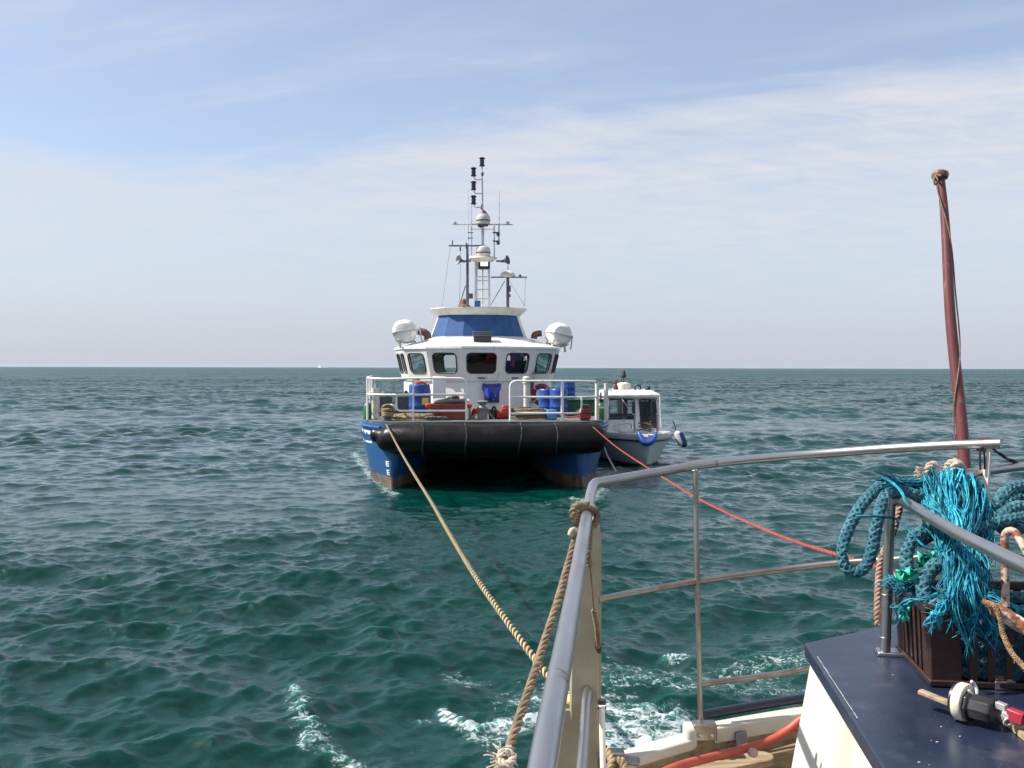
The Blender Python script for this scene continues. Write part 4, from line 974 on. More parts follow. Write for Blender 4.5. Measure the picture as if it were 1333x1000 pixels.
mb = MB(); mb.box((-.2, 4.0, 1.35), (1.7, .5, .55)); mb.box((.55, 3.4, 1.55), (.62, .3, 1.1)); mb.box((-.1, 3.2, 1.7), (.14, .25, .95)); mb.box((-.8, 3.2, 1.7), (.1, .25, .95)); mb.build('interior', INTER, cb)
R0 = [Vector((v.x*1.08, 2.02+(v.y-2.35)*1.06, zc1+.0)) for v in t0]
mb = MB(); mb.loft([[v-Vector((0, 0, .02)) for v in R0], [v+Vector((0, 0, .10)) for v in R0], [Vector((v.x*.80, 2.5+(v.y-2.35)*.8, zc1+.25)) for v in t0]]); mb.build('roof', GELCOAT, sb, bevel=.04)
# roof gear
mb = MB(); p = S(812, 504, 3.6); p.z = 2.56; mb.lathe([(.22, 0), (.26, .03), (.27, .16), (.24, .24), (.1, .28), (0, .28)], p, n=20); mb.build('radar_dome', CREAM, sb)
mb = MB(); mb.tube([p+Vector((0, 0, .2)), p+Vector((0, 0, .52))], .02, 6); mb.tube([p+Vector((-.1, 0, .2)), p+Vector((-.06, 0, .6))], .014, 6)
mb.lathe([(.09, .46), (.10, .50), (.09, .56), (.06, .64), (.07, .66), (.04, .74), (0, .75)], p, n=12); mb.build('mast_light', BLACK, sb)
mb = MB(); q = S(801, 505, 3.2); q.z = 2.5; mb.lathe([(.09, 0), (.12, .1), (.1, .2), (.06, .28), (.1, .34), (.08, .42), (0, .45)], q, n=10); mb.build('search_lamp', mat('lamp_brown', (.12, .05, .045), .6), sb)
mb = MB(); q = S(830, 510, 2.7); q.z = 2.6; mb.torus(q+Vector((0, 0, .05)), (0, 1, .3), .11, .03, 18, 8); mb.tube([q+Vector((.03, 0, .1)), q+Vector((.15, 0, .2))], .02, 6); mb.tube([q+Vector((.3, 0, 0)), q+Vector((.5, 0, -.05))], .03, 6); mb.box(q+Vector((.45, .1, .03)), (.1, .08, .12)); mb.build('horn', BLACK, sb)
# posts, rails
mb = MB()
for px, y0, y1 in ((826, 541, 560), (856, 541, 560)):
    a, b = S(px, y1, .55), S(px, y0, .55); a.z = 1.05; mb.tube([a, b], .035, 8); mb.lathe([(.05, 0), (.06, .04), (0, .07)], b, n=10)
mb.each('bow_post', STEEL, sb)
mb = MB(); mb.tube([S(790, 546, 1.0), S(808, 544, .8), S(825, 541, .6)], .03, 8); mb.build('boat_hook', BLACK, sb)
mb = MB(); mb.tube(spline([S(799, 557, .9), S(800, 553.5, .9), S(820, 551.5, .9), S(822, 558, .9)], 14), .022, 8); mb.build('hand_rail', STEEL, sb)
mb = MB(); mb.tube([S(859, 516, 1.9), S(860.5, 557, 1.9)], .03, 8); mb.tube([S(797, 505, 3), S(810, 520, 2), S(827, 544, .7)], .008, 5); mb.build('grab_post', GELCOAT, sb)
# clutter of the small boat: wipers, a vent, mooring rope on the foredeck, roof rails
mb = MB()
for u in (.3, .68): A, B, Cc, Dd = b0[0], b0[1], t0[1], t0[0]; mb.bar(bil(A, B, Cc, Dd, u, .30)+Vector((0, -.03, 0)), bil(A, B, Cc, Dd, u+.1, .74)+Vector((0, -.03, 0)), .02, .02)
mb.each('wiper', BLACK, sb)
mb = MB()
for s_ in (-1, 1): mb.tube([(s_*.8, 2.3, 2.47), (s_*.8, 2.35, 2.58), (s_*.8, 4.2, 2.58), (s_*.8, 4.25, 2.47)], .016, 6)
mb.each('roof_rail', STEEL, sb)
mb = MB(); mb.lathe([(.1, 0), (.1, .06), (.16, .09), (.14, .13), (0, .15)], (.45, 1.25, 1.1), n=14); mb.build('deck_vent', STEEL, sb)
mb = MB(); mb.rope([Vector((.1+.22*math.cos(a)+.02*math.sin(5*a), .75+.16*math.sin(a), 1.14+.006*i)) for i, a in enumerate(np.linspace(0, 19, 60))], .022, .1, per=5, sides=5)
rc = mb.build('rope_coil', BEIGEROPE); rc.matrix_world = frame(sb); MW[rc.name] = frame(sb); tag(rc, 'small rope coil lying on the white foredeck of the motorboat', 'rope')
# fenders of the small boat
sf = frame(sb)
t = thing('bow_fender', 'blue horseshoe fender tied round the bow of the small motorboat', 'fender', (0, 0, 0), 0, None, M4=sf.copy())
q = [S(a, b, d) for a, b, d in ((831, 562, -.18), (834, 569, -.30), (838, 575, -.40), (843, 577, -.44), (848, 575, -.40), (852, 570, -.30), (854, 564, -.18))]
sq = spline(q, 26); mb = MB(); mb.tube(sq, [.035+.065*max(0,math.sin(math.pi*i/26))**.5 for i in range(27)], 12); mb.build('bolster', mat('fender_blue', (.02, .07, .36), .45), t)
mb = MB(); mb.tube([q[0], S(826, 556, .3)], .012, 5); mb.tube([q[-1], S(857, 557, .3)], .012, 5); mb.each('lanyard', BLACK, t)
t = thing('boat_fender', 'long white and blue fender hanging on the right side of the small motorboat', 'fender', M4=sf.copy())
a, b = S(881, 562, 1.6), S(888.5, 580, 1.5); ax = (b-a); L = ax.length; mb = MB()
mb.lathe([(.03, -.05), (.06, 0), (.13, .06), (.14, .14), (.14, L*.8), (.12, L*.95), (.05, L+.02), (.03, L+.08)], a, ax, n=18); mb.build('fender_body', GELCOAT, t)
a2 = a+Vector((.07, -.02, .0)); mb = MB(); mb.lathe([(.06, .02), (.13, .08), (.135, .16), (.135, L*.8), (.12, L*.98), (.04, L+.06)], a2, ax, n=18); mb.build('fender_cover', mat('fender_dark_blue', (.012, .03, .16), .6), t)
mb = MB(); mb.tube([a, S(876, 548, 1.7)], .018, 6); mb.tube([a2, S(874, 556, 1.6)], .014, 6); mb.each('lanyard', BLACK, t)
mb = MB(); mb.tube(spline([cf4 @ C(787, 583, 1.4), cf4 @ C(790, 592, .6), cf4 @ C(796, 603, .2), cf4 @ C(802, 614, 0)], 18), .025, 6)
single('loose_line', mb, COTTON, 'pale loose line trailing into the water between the two boats', 'rope')

# ------------------------------------------------------------------ the towing boat, whose stern we stand on
tb = thing('towing_boat', 'stern of the boat we stand on with steel rails and a navy topped white casing', 'boat', (1.0, 3.0, 1.2))
def tube_part(name, paths, r, m=STEEL, parent=tb, n=14):
    mb = MB()
    for p in paths: mb.tube(p, r, n)
    return mb.build(name, m, parent, world=True, sharp=60)
# side rail, bending at the corner into the stern rail
side = [P(699, 1040, 1.30), P(716, 940, 1.52), P(734, 845, 1.93), P(748, 765, 2.55), P(760, 694, 3.25), P(766, 660, 3.75), P(770, 640, 4.08)]
cornr = [P(774, 630, 4.2), P(786, 627, 4.27)]
stern = [P(863, 613.5, 4.62), P(930, 603, 4.8), P(1000, 596, 4.85), P(1070, 590.5, 4.8), P(1150, 584.5, 4.65), P(1230, 580, 4.45), P(1303, 577.5, 4.3)]
tube_part('top_rail', [spline(side+cornr+stern, 110)], .021, n=18)
tube_part('middle_rail', [spline([P(778, 781, 4.25), P(812, 774, 4.35), P(907, 757, 4.6), P(1000, 744, 4.7), P(1090, 733, 4.65), P(1180, 727, 4.5), P(1300, 718, 4.3)], 40)], .0145, STEELD)
tube_part('lower_rail', [spline([P(911, 891, 4.55), P(1000, 879, 4.62), P(1070, 868, 4.6), P(1200, 850, 4.5)], 20)], .0135, STEELD)
tube_part('lower_side_rail', [spline([P(765, 900, 4.22), P(763, 915, 4.1), P(757, 1000, 3.6), P(750, 1060, 3.2)], 14)], .020)
st = tube_part('stanchion', [[P(905, 612, 4.68), P(907.5, 757, 4.59), P(912, 945, 4.5)]], .0125, STEELD, n=10)
tube_part('stanchion', [[P(1287, 581, 4.34), P(1281, 660, 4.34), P(1276, 800, 4.3)]], .017, CREAM, n=4)
mb = MB()
for p_, ax_, r_ in ((P(905, 612.5, 4.68), (0, 0, 1), .0135), (P(907.5, 757, 4.595), (0, 0, 1), .0135), (P(911, 891, 4.54), (0, 0, 1), .0135), (P(779, 781, 4.25), (1, .3, 0), .0155)): mb.torus(p_, ax_, r_, .0032, 16, 6)
mb.each('weld_bead', STEELD, tb, world=True)
# bracket at the stanchion foot
a = P(916, 950, 4.45)
mb = MB(); mb.box(a+Vector((0, -.01, .0)), (.105, .07, .075)); br = mb.build('rail_foot', STEELD, tb, world=True, bevel=.006)
mb = MB()
for dx in (-.026, .026): mb.lathe([(.010, 0), (.010, .008), (0, .012)], a+Vector((dx, -.045, -.01)), (0, -1, 0), 10)
mb.each('bolt', STEEL, br, world=True)
mb = MB(); mb.box(P(898, 957, 4.45), (.055, .10, .10)); mb.build('foot_block', GUNW, tb, world=True, bevel=.018, seg=3)
# corner post
pc = P(766, 1000, 4.28); tp = P(770, 672, 4.28)
mb = MB(); vs = []
w = .088
def post_sec(p, k): return [p+Vector((x*k, y, 0)) for x, y in ((-.075, -.05), (.040, -.05), (.062, .03), (-.075, .05))]
base = P(763, 1120, 4.28)
rings = [post_sec(Vector((base.x, base.y, base.z)), 1), post_sec(P(765, 900, 4.28), 1.0), post_sec(P(766.5, 760, 4.28), .94), post_sec(P(768, 700, 4.28), .84), post_sec(P(769, 682, 4.28), .62), post_sec(P(769.5, 674, 4.28), .3)]
mb.loft(rings); post = mb.build('corner_post', mat('post_cream', (.34, .30, .21), .5, 0, (.28, .24, .16), 4, c3=(.25, .17, .09), c3lo=.68, c3hi=.75, c3scale=12), tb, world=True, bevel=.004)
mb = MB(); mb.prism([P(733, 925, 3.9), P(742, 925, 3.9), P(755, 1003, 3.9), P(768, 1080, 3.9), P(690, 1080, 3.9), P(708, 1000, 3.9)], (.0, .02, 0)); mb.build('rail_gusset', MATS['post_cream'], tb, world=True)
mb = MB(); mb.prism([P(775.5, 832, 4.225), P(780.5, 830, 4.225), P(783, 843, 4.225), P(782, 852, 4.225), P(778, 850, 4.225), P(775, 842, 4.225)], (0, .006, 0)); mb.build('scuff_patch', BLACK, post, world=True)
tube_part('drain_pipe', [spline([P(783.5, 915, 4.15), P(784, 950, 4.1), P(786, 1040, 4.0)], 10)], .0125, CREAM)
mb = MB(); mb.tube([P(783.3, 911, 4.15), P(783.6, 923, 4.15)], .0175, 12); tp_ = mb.build('tape_band', BLACK, tb, world=True); mb = MB(); mb.tube([P(783.4, 917.5, 4.14), P(783.5, 919, 4.14)], .0185, 12); mb.build('tape_stripe', WHITE, tp_, world=True)
# gunwale, bulwark and transom
g1 = [P(806, 988, 4.30), P(850, 974, 4.36), P(896, 961, 4.45)]
g2 = [P(925, 951, 4.52), P(980, 941, 4.6), P(1040, 931, 4.68), P(1140, 918, 4.78), P(1300, 912, 4.7), P(1500, 930, 4.4)]
def cap(name, pts, wd, th, m, dz=0):
    mb = MB(); rings = []
    for i, p in enumerate(pts):
        t = (pts[min(i+1, len(pts)-1)]-pts[max(i-1, 0)]); t.z = 0; t.normalize(); n = Vector((-t.y, t.x, 0))
        rings.append([p+n*(-wd/2)+Vector((0, 0, dz)), p+n*(wd/2)+Vector((0, 0, dz)), p+n*(wd/2)+Vector((0, 0, dz-th)), p+n*(-wd/2)+Vector((0, 0, dz-th))])
    mb.loft(rings); return mb.build(name, m, tb, world=True, bevel=.01, seg=3)
cap('gunwale', g1, .10, .05, GUNW, .01)
cap('gunwale', g2, .085, .075, GUNW, .025)
mb = MB(); o2 = [p+Vector((-.02, .062, .05)) for p in g2]
mb.tube(spline(o2, 30), .022, 10); mb.build('rubber_strip', mat('navy_rubber', (.01, .014, .03), .4), tb, world=True)
allg = g1+g2
mb = MB(); rings = []
for p in allg:
    rings.append([p+Vector((0, -.03, -.03)), p+Vector((0, .03, -.03)), p+Vector((0, .05, -1.9)), p+Vector((0, -.05, -1.9))])
mb.loft(rings); mb.build('bulwark', OLDWOOD, tb, world=True)
mb = MB(); bl = [(.33, 4.25, 1.45), (.26, 3.4, 1.45), (.14, 2.2, 1.45), (.0, 1.0, 1.5), (-.12, 0, 1.5), (-.2, -1.5, 1.5)]
mb.loft([[Vector((x, y, z)), Vector((x-.05, y, z)), Vector((x+.02, y, -.6)), Vector((x+.08, y, -.6))] for x, y, z in bl]); mb.build('side_hull', NAVY, tb, world=True)
mb = MB(); mb.add([(.36, 4.25, 1.18), (4, 4.7, 1.18), (4, -1.5, 1.18), (-.15, -1.5, 1.18)], [(0, 1, 2, 3)]); mb.build('boat_deck', OLDWOOD, tb, world=True, solid=.03)
mb = MB(); q = [P(958, 955, 4.50), P(972, 953, 4.5), P(975, 1010, 4.45), P(962, 1012, 4.45)]; mb.prism(q, (0, .02, 0)); mb.build('bulwark_strap', DARKGREY, tb, world=True)
mb = MB(); mb.bar(P(890, 1008, 4.3), P(985, 989, 4.42), .12, .03); mb.lathe([(.06, -.015), (.06, .015)], P(990, 988, 4.42), n=16)
mb.bar(P(985, 985, 4.52), P(1100, 958, 4.6), .06, .025); mb.build('shelf_board', OLDWOOD, tb, world=True, bevel=.005)
# fairlead / cleat at the corner
mb = MB(); p = P(802, 992, 4.25); mb.box(p, (.07, .07, .10)); mb.tube([p+Vector((-.09, 0, .03)), p+Vector((.10, 0, .0))], .02, 10); mb.build('cleat', mat('galvanised', (.30, .31, .33), .5, .7, (.22, .22, .22), 12), tb, world=True, bevel=.008)
# casing and its navy lid
ZL = 2.31
lid = [PZ(1047, 837, ZL), PZ(1145, 816, ZL), Vector((3.4, 5.25, ZL)), Vector((3.4, .3, ZL)), Vector((.735, .3, ZL))]
e = (PZ(1150, 1000, ZL)-lid[0]); k = (.3-lid[0].y)/e.y; lid[4] = lid[0]+e*k
mb = MB(); mb.prism([v-Vector((0, 0, .055)) for v in lid], (0, 0, .055)); lidp = None
body_top = [lid[0]+Vector((.018, -.03, -.05)), lid[1]+Vector((.0, -.03, -.05)), lid[2]+Vector((0, 0, -.05)), lid[3]+Vector((0, 0, -.05)), lid[4]+Vector((.018, 0, -.05))]
body_bot = [body_top[0]+Vector((-.17, .05, -1.08)), body_top[1]+Vector((0, .1, -1.08)), body_top[2]+Vector((0, .1, -1.08)), body_top[3]+Vector((0, 0, -1.08)), body_top[4]+Vector((-.17, 0, -1.08))]
m2 = MB(); m2.loft([body_bot, body_top]); cas = m2.build('casing', CASEW, tb, world=True, bevel=.008)
lidp = mb.build('casing_lid', NAVY, cas, world=True, bevel=.007, seg=3)
# chipped edge line and dots of old paint on the lid
mb = MB(); a, b = PZ(1064, 855, ZL+.002), PZ(1116, 935, ZL+.002); d = b-a
for i in range(26):
    u = i/26; w_ = (.0006+.0014*RN.random())*(1-.4*u)
    p, q = a+d*u+Vector((RN.uniform(-.001, .001), 0, 0)), a+d*(u+.044); mb.prism([p+Vector((-w_, 0, 0)), p+Vector((w_, 0, 0)), q+Vector((w_, 0, 0)), q+Vector((-w_, 0, 0))], (0, 0, .0012))
for i in range(18):
    p = PZ(RN.uniform(1085, 1330), RN.uniform(860, 998), ZL+.001); s_ = RN.choice((.001, .0014, .002, .0035)); n = 6
    mb.prism([p+Vector((s_*RN.uniform(.5, 1.5)*math.cos(2*math.pi*j/n), s_*RN.uniform(.5, 1.2)*math.sin(2*math.pi*j/n), 0)) for j in range(n)], (0, 0, .001))
mb.build('paint_chips', mat('old_paint_chips', (.40, .39, .37), .7), lidp, world=True)
# rail standing on the casing
pb = PZ(1152, 853, ZL); D0 = pb.y
ptop = P(1159, 654, D0)
tube_part('casing_rail_post', [[pb, ptop]], .0195, n=18)
fr1 = [ptop+Vector((-.0, .0, .0)), P(1168, 651, D0-.02), P(1180, 655, D0-.1), P(1215, 676, 3.42), P(1250, 696, 3.1), P(1290, 716, 2.82), P(1333, 737, 2.58), P(1420, 778, 2.2)]
tube_part('casing_rail', [spline(fr1, 50)], .0205, n=18)
tube_part('casing_rail', [spline([P(1163, 652, D0), P(1175, 640, 3.9), P(1200, 628, 4.15), P(1250, 618, 4.3), P(1290, 612, 4.4), P(1345, 606, 4.5), P(1450, 600, 4.4)], 40)], .0205, n=16)
fl = MB(); M3 = Matrix.Rotation(R(-12), 3, 'Z'); fl.box(pb+Vector((.035, .01, .008)), (.12, .075, .016), M3); f1 = fl.build('post_flange', STEEL, tb, world=True, bevel=.006)
fl = MB(); fl.box(pb+Vector((.035, .01, .0)), (.13, .085, .012), M3); fl.build('flange_pad', NAVY, f1, world=True, bevel=.004)
tube_part('lashing_band', [[pb.lerp(ptop, .44)+Vector((-.02, 0, -.004)), pb.lerp(ptop, .445)+Vector((.02, -.02, .004))]], .004, BLACK)
mb = MB(); mb.torus(pb.lerp(ptop, .12), (0, 0, 1), .0205, .002, 16, 6); mb.torus(pb.lerp(ptop, .4), (0, 0, 1), .021, .0025, 16, 6); mb.each('clamp_ring', STEELD, tb, world=True)
mb = MB(); mb.bar(PZ(1308, 934, ZL+.012), PZ(1400, 1010, ZL+.012), .03, .02); mb.build('wood_batten', WOOD, cas, world=True)

# ------------------------------------------------------------------ flagpole
fb_, ft_ = P(1257.5, 640, 4.66), P(1224, 231, 5.05)
t = thing('flagpole', 'bare maroon wooden flagpole with a knob leaning behind the stern rail', 'flagpole', fb_)
mb = MB(); n = 30; pts = [fb_.lerp(ft_, i/n)+Vector((.006*math.sin(i*.3), 0, 0)) for i in range(n+1)]
mb.tube(pts, [float(np.interp(i/n, [0, .3, .7, 1], [.0285, .027, .024, .0185])) for i in range(n+1)], 18); mb.build('staff', MAROON, t, world=True)
ax = (ft_-fb_).normalized(); mb = MB(); mb.lathe([(.014, -.012), (.036, -.006), (.042, .008), (.040, .022), (.026, .034), (0, .037)], ft_, ax, 22); mb.build('knob', mat('knob_brown', (.16, .075, .05), .4, 0, (.22, .12, .08), 20), t, world=True)
mb = MB(); a_, b_ = perp(ax); L = (ft_-fb_).length; hp = []
for i in range(90):
    u = 1-i/89*.93; th = 1.2+3.0*math.sin(i*.045)+i*.012; rr = float(np.interp(u, [0, .3, .7, 1], [.0285, .027, .024, .0185]))+.003
    hp.append(fb_.lerp(ft_, u)+a_*(rr*math.cos(th))+b_*(rr*math.sin(th)))
mb.tube(hp, .0035, 6); mb.tube(spline([hp[0], P(1216, 232, 5.0), P(1217, 241, 5.0), P(1221, 236, 5.0), P(1218, 228, 5.02), P(1225, 229, 5.0)], 20), .005, 6); mb.build('halyard', BEIGEROPE, t, world=True)
# lashing round the rail end
t = thing('rail_lashing', 'thin dark cord lashed round the end of the stern rail with hanging tails', 'cord', P(1280, 578, 4.35))
mb = MB(); c0 = P(1279, 578.5, 4.36)
for k in range(3): mb.torus(c0+Vector((-.012+k*.011, 0, 0)), (1, .1, .1*(k-1)), .026, .0055, 20, 7)
mb.build('wrapping', mat('dark_red_cord', (.06, .022, .02), .8), t, world=True)
mb = MB(); mb.tube([P(1276, 584, 4.33), P(1275.5, 596, 4.33), P(1276, 612, 4.33)], .0045, 6); mb.tube([P(1281, 584, 4.33), P(1282, 598, 4.33), P(1281.5, 611, 4.33)], .0045, 6)
mb.tube(spline([P(1291, 583, 4.35), P(1300, 590, 4.4), P(1310, 597, 4.45), P(1318, 599, 4.45), P(1326, 602, 4.5)], 14), .006, 6); mb.tube(spline([P(1296, 588, 4.4), P(1306, 592, 4.4), P(1314, 600, 4.45), P(1330, 604, 4.5)], 14), .004, 6)
mb.each('tail', BLACK, t, world=True)

# ------------------------------------------------------------------ tow lines and other ropes
def px_path(pxs, D0, D1, power=1.0):
    Ls = [0]
    for a, b in zip(pxs, pxs[1:]): Ls.append(Ls[-1]+math.hypot(b[0]-a[0], b[1]-a[1]))
    return [P(x, y, 1/((1/D0)+(1/D1-1/D0)*(l/Ls[-1])**power)) for (x, y), l in zip(pxs, Ls)]
pts = px_path([(503, 553), (520, 585), (540, 619), (560, 651), (590, 703), (620, 752), (650, 795), (680, 836), (705, 869), (735, 908), (765, 948), (795, 988)], 27.6, 4.26)
t = thing('tow_rope', 'thick beige tow rope with groove shade painted in as dark strands running from the left bow bollard to the stern corner', 'rope', pts[-1])
for nm, m_, off in (('light_strands', mat('tow_rope_light', (.46, .37, .20), .85, 0, (.36, .28, .14), 25), 0), ('groove_shade_strands', mat('tow_rope_groove_shade', (.022, .015, .008), .9, 0, (.015, .01, .006), 25), .25)):  # the dark pair paints in the shade between the twisted strands
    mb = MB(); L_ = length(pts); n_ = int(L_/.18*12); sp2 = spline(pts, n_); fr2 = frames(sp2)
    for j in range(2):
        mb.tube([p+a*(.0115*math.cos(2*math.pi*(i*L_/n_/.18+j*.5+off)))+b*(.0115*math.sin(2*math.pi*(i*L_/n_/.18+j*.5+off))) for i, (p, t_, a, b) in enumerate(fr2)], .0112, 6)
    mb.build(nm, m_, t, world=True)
mb = MB(); c0 = cf4 @ Vector((C(504, 548, .75).x, .85, 2.06))
for k in range(5): mb.torus(c0+Vector((0, 0, .05*k-.06)), (.1*math.sin(k), .12*math.cos(k*2), 1), .145, .035, 20, 8)
mb.torus(c0+Vector((.02, -.05, .1)), (0, 1, .3), .17, .035, 20, 8); mb.build('bollard_turns', TOWROPE, t, world=True)
mb = MB(); q = [P(738, 913, 4.6), P(745, 910, 4.55), P(748, 920, 4.5), P(742, 925, 4.5)]
mb.rope(spline([P(737, 918, 4.6), P(740, 911, 4.55), P(746, 912, 4.5), P(749, 921, 4.5), P(752, 932, 4.45)], 16), .024, .07, per=8, sides=6); mb.build('whipping', YELLOW, t, world=True)
mb = MB(); mb.rope(spline([P(790, 978, 4.2), P(797, 990, 4.15), P(795, 1005, 4.12), P(806, 1015, 4.1)], 14), .020, .06, per=8); mb.rope(spline([P(800, 1000, 4.16), P(808, 990, 4.14), P(815, 1005, 4.1)], 12), .018, .06, per=8); mb.build('cleat_turns', TOWROPE, t, world=True)
pts = px_path([(772, 556), (800, 580), (840, 607), (872, 627), (905, 647), (960, 674), (1030, 703), (1090, 722), (1150, 741), (1210, 768)], 27.6, 4.6)
t = thing('tow_rope', 'thin orange red tow rope running from the right bow bollard to the stern', 'rope', pts[-1])
mb = MB(); mb.rope(pts, .0112, .16, per=11, sides=6); mb.build('line', ORROPE, t, world=True)
mb = MB(); c0 = cf4 @ Vector((C(762, 548, .75).x, .85, 2.02))
for k in range(6): mb.torus(c0+Vector((0, 0, .05*k-.08)), (.15*math.sin(k), .12*math.cos(k*2), 1), .15, .03, 20, 8)
mb.tube(spline([c0, c0+Vector((-.35, .1, -.06)), c0+Vector((-.6, .15, -.05)), c0+Vector((-.75, .3, .04))], 12), .03, 6); mb.build('bollard_turns', ORROPE, t, world=True)
# hose inside the bulwark
hp = spline([P(850, 1012, 3.95), P(885, 997, 4.05), P(930, 985, 4.2), P(965, 976, 4.3), P(1000, 965, 4.36), P(1025, 951, 4.38), P(1045, 935, 4.38), P(1075, 915, 4.38)], 60)
t = thing('deck_hose', 'orange red rubber hose hung along the inside of the stern bulwark', 'hose', hp[0])
mb = MB(); mb.tube(hp, .0185, 16); mb.build('hose', mat('orange_hose', (.40, .065, .035), .5, 0, (.32, .055, .03), 8, c3=(.35, .2, .13), c3lo=.66, c3hi=.73, c3scale=11), t, world=True)
mb = MB(); mb.lathe([(.02, -.012), (.02, .012), (.012, .016), (0, .016)], hp[34]+Vector((.03, -.03, -.005)), (.2, -1, .2), 12); mb.build('hose_stud', mat('dull_pink', (.38, .25, .24), .6), t, world=True)
# beige rope on the side rail
kc = P(764, 672, 3.6)
t = thing('rail_rope', 'beige twisted rope knotted round the side rail with a frayed end hanging outboard', 'rope', kc)
mb = MB(); ra = (Vector(side[5])-Vector(side[4])).normalized(); ua, ub = perp(ra)
loop = [kc+ra*(.012*math.sin(th*.5)-.01)+ua*(.038*math.cos(th))+ub*(.038*math.sin(th)) for th in np.linspace(0, 2*math.pi*1.9, 34)]
mb.rope(loop, .0135, .05, per=8, sides=6)
mb.rope(spline([P(757, 682, 3.55), P(748, 676, 3.5), P(746, 664, 3.5), P(754, 657, 3.5), P(766, 658, 3.5)], 18), .0145, .05, per=8, sides=6); mb.build('knot', BEIGEROPE, t, world=True)
mb = MB(); mb.rope(spline([P(752, 690, 3.52), P(741, 730, 3.40), P(727, 780, 3.2), P(712, 826, 3.05), P(694, 882, 2.85), P(676, 935, 2.7), P(660, 985, 2.55)], 40), .0135, .085, per=12, sides=7); mb.build('line', BEIGEROPE, t, world=True)
mb = MB(); mb.rope(spline([P(768, 690, 3.6), P(767, 712, 3.62), P(765, 722, 3.62), P(768, 737, 3.64)], 12), .0115, .05, per=8); mb.tube(spline([P(768, 737, 3.64), P(771, 765, 3.7), P(773, 795, 3.8)], 10), .003, 5); mb.rope(spline([P(773, 795, 3.85), P(776, 810, 4.0), P(778, 828, 4.1), P(779, 842, 4.15)], 10), .011, .05, per=8); mb.build('tail', BEIGEROPE, t, world=True)
mb = MB(); mb.tube(spline([P(750, 690, 3.5), P(745, 696, 3.48), P(742, 695, 3.47), P(746, 689, 3.48), P(752, 693, 3.48)], 14), .009, 8); mb.build('whipped_tail', COTTON, t, world=True); mb = MB()
c0 = P(659, 988, 2.54)
def fray(mb, c, d, n, L, r, spread, rn, sag=.3, seg=7):
    d = Vector(d).normalized()
    for i in range(n):
        v = (d+Vector((rn.gauss(0, spread), rn.gauss(0, spread), rn.gauss(0, spread)))).normalized(); p = Vector(c)+Vector((rn.gauss(0, r*2), rn.gauss(0, r*2), rn.gauss(0, r*2))); pts = [p.copy()]; ll = L*rn.uniform(.5, 1.1)
        for s_ in range(seg):
            v = (v+Vector((rn.gauss(0, .2), rn.gauss(0, .2), rn.gauss(0, .2)-sag/seg))).normalized(); p = p+v*(ll/seg); pts.append(p.copy())
        mb.tube(pts, r, 4)
fray(mb, c0, (-.4, -.1, -1), 60, .07, .0022, .45, RN); fray(mb, c0, (-1, 0, .3), 20, .045, .0022, .4, RN); mb.build('frayed_end', COTTON, t, world=True); mb = MB()
mb.rope(spline([P(664, 975, 2.56), P(654, 980, 2.53), P(650, 990, 2.52), P(662, 995, 2.5), P(668, 985, 2.52), P(658, 978, 2.52)], 16), .011, .045, per=8); mb.build('end_knot', COTTON, t, world=True)
# beige rope behind the casing post
mb = MB(); mb.rope(spline([P(1172, 655, 3.86), P(1168, 675, 3.86), P(1160, 700, 3.86), P(1148, 725, 3.84), P(1144, 750, 3.83), P(1142, 790, 3.8), P(1143, 813, 3.8)], 30), .0135, .05, per=9, sides=7)
single('hanging_rope', mb, mat('pinkish_rope', (.42, .27, .20), .85, 0, (.32, .20, .14), 30), 'pinkish beige twisted rope hanging down behind the casing rail post', 'rope')

# ------------------------------------------------------------------ crate with its ropes
cfl = PZ(1213, 893, ZL+.004); cbl = PZ(1169, 846, ZL+.004)
t = thing('fish_crate', 'dark brown slatted plastic crate full of teal rope standing on the navy lid', 'crate', cfl)
ey = (cbl-cfl); LY = ey.length; ey.normalize(); ex = Vector((ey.y, -ey.x, 0)); LX = .62; Hc = .275
def K(u, v, w, out=0.0):
    k = 1+.05*w/Hc
    return cfl+ex*((u-LX/2)*k+LX/2)+ey*((v-LY/2)*k+LY/2)+Vector((0, 0, w))
def slab(mb, u0, v0, u1, v1, w0, w1):
    mb.add([K(u0, v0, w0), K(u1, v0, w0), K(u1, v1, w0), K(u0, v1, w0), K(u0, v0, w1), K(u1, v0, w1), K(u1, v1, w1), K(u0, v1, w1)], [(3, 2, 1, 0), (4, 5, 6, 7), (0, 1, 5, 4), (1, 2, 6, 5), (2, 3, 7, 6), (3, 0, 4, 7)])
mb = MB(); th = .012
slab(mb, 0, 0, LX, LY, 0, .012)
slab(mb, -.008, -.008, LX+.008, 0.004, 0.0, .022); slab(mb, -.008, .004, .004, LY+.008, 0, .022)
for (a, b) in ((0, .10), (LX-.10, LX)):
    slab(mb, a, 0, b, th, .012, Hc-.03); slab(mb, a, LY-th, b, LY, .012, Hc-.03)
for (a, b) in ((0, .10), (LY-.10, LY)):
    slab(mb, 0, a+th, th, b, .012, Hc-.03); slab(mb, LX-th, a, LX, b, .012, Hc-.03)
slab(mb, -.012, -.012, LX+.012, .014, Hc-.03, Hc); slab(mb, -.012, LY-.014, LX+.012, LY+.012, Hc-.03, Hc); slab(mb, -.012, .014, .014, LY-.014, Hc-.03, Hc); slab(mb, LX-.014, .014, LX+.012, LY-.014, Hc-.03, Hc)
mb.build('crate_frame', BROWNPL, t, world=True, bevel=.004)
mb = MB()
for i in range(7):
    u = .125+i*.058; slab(mb, u, .002, u+.026, .011, .012, Hc-.03); slab(mb, u, LY-.011, u+.026, LY-.002, .012, Hc-.03)
for i in range(4):
    v = .125+i*.058; slab(mb, .002, v, .011, v+.03, .012, Hc-.03)
mb.each('slat', BROWNPL, t, world=True)
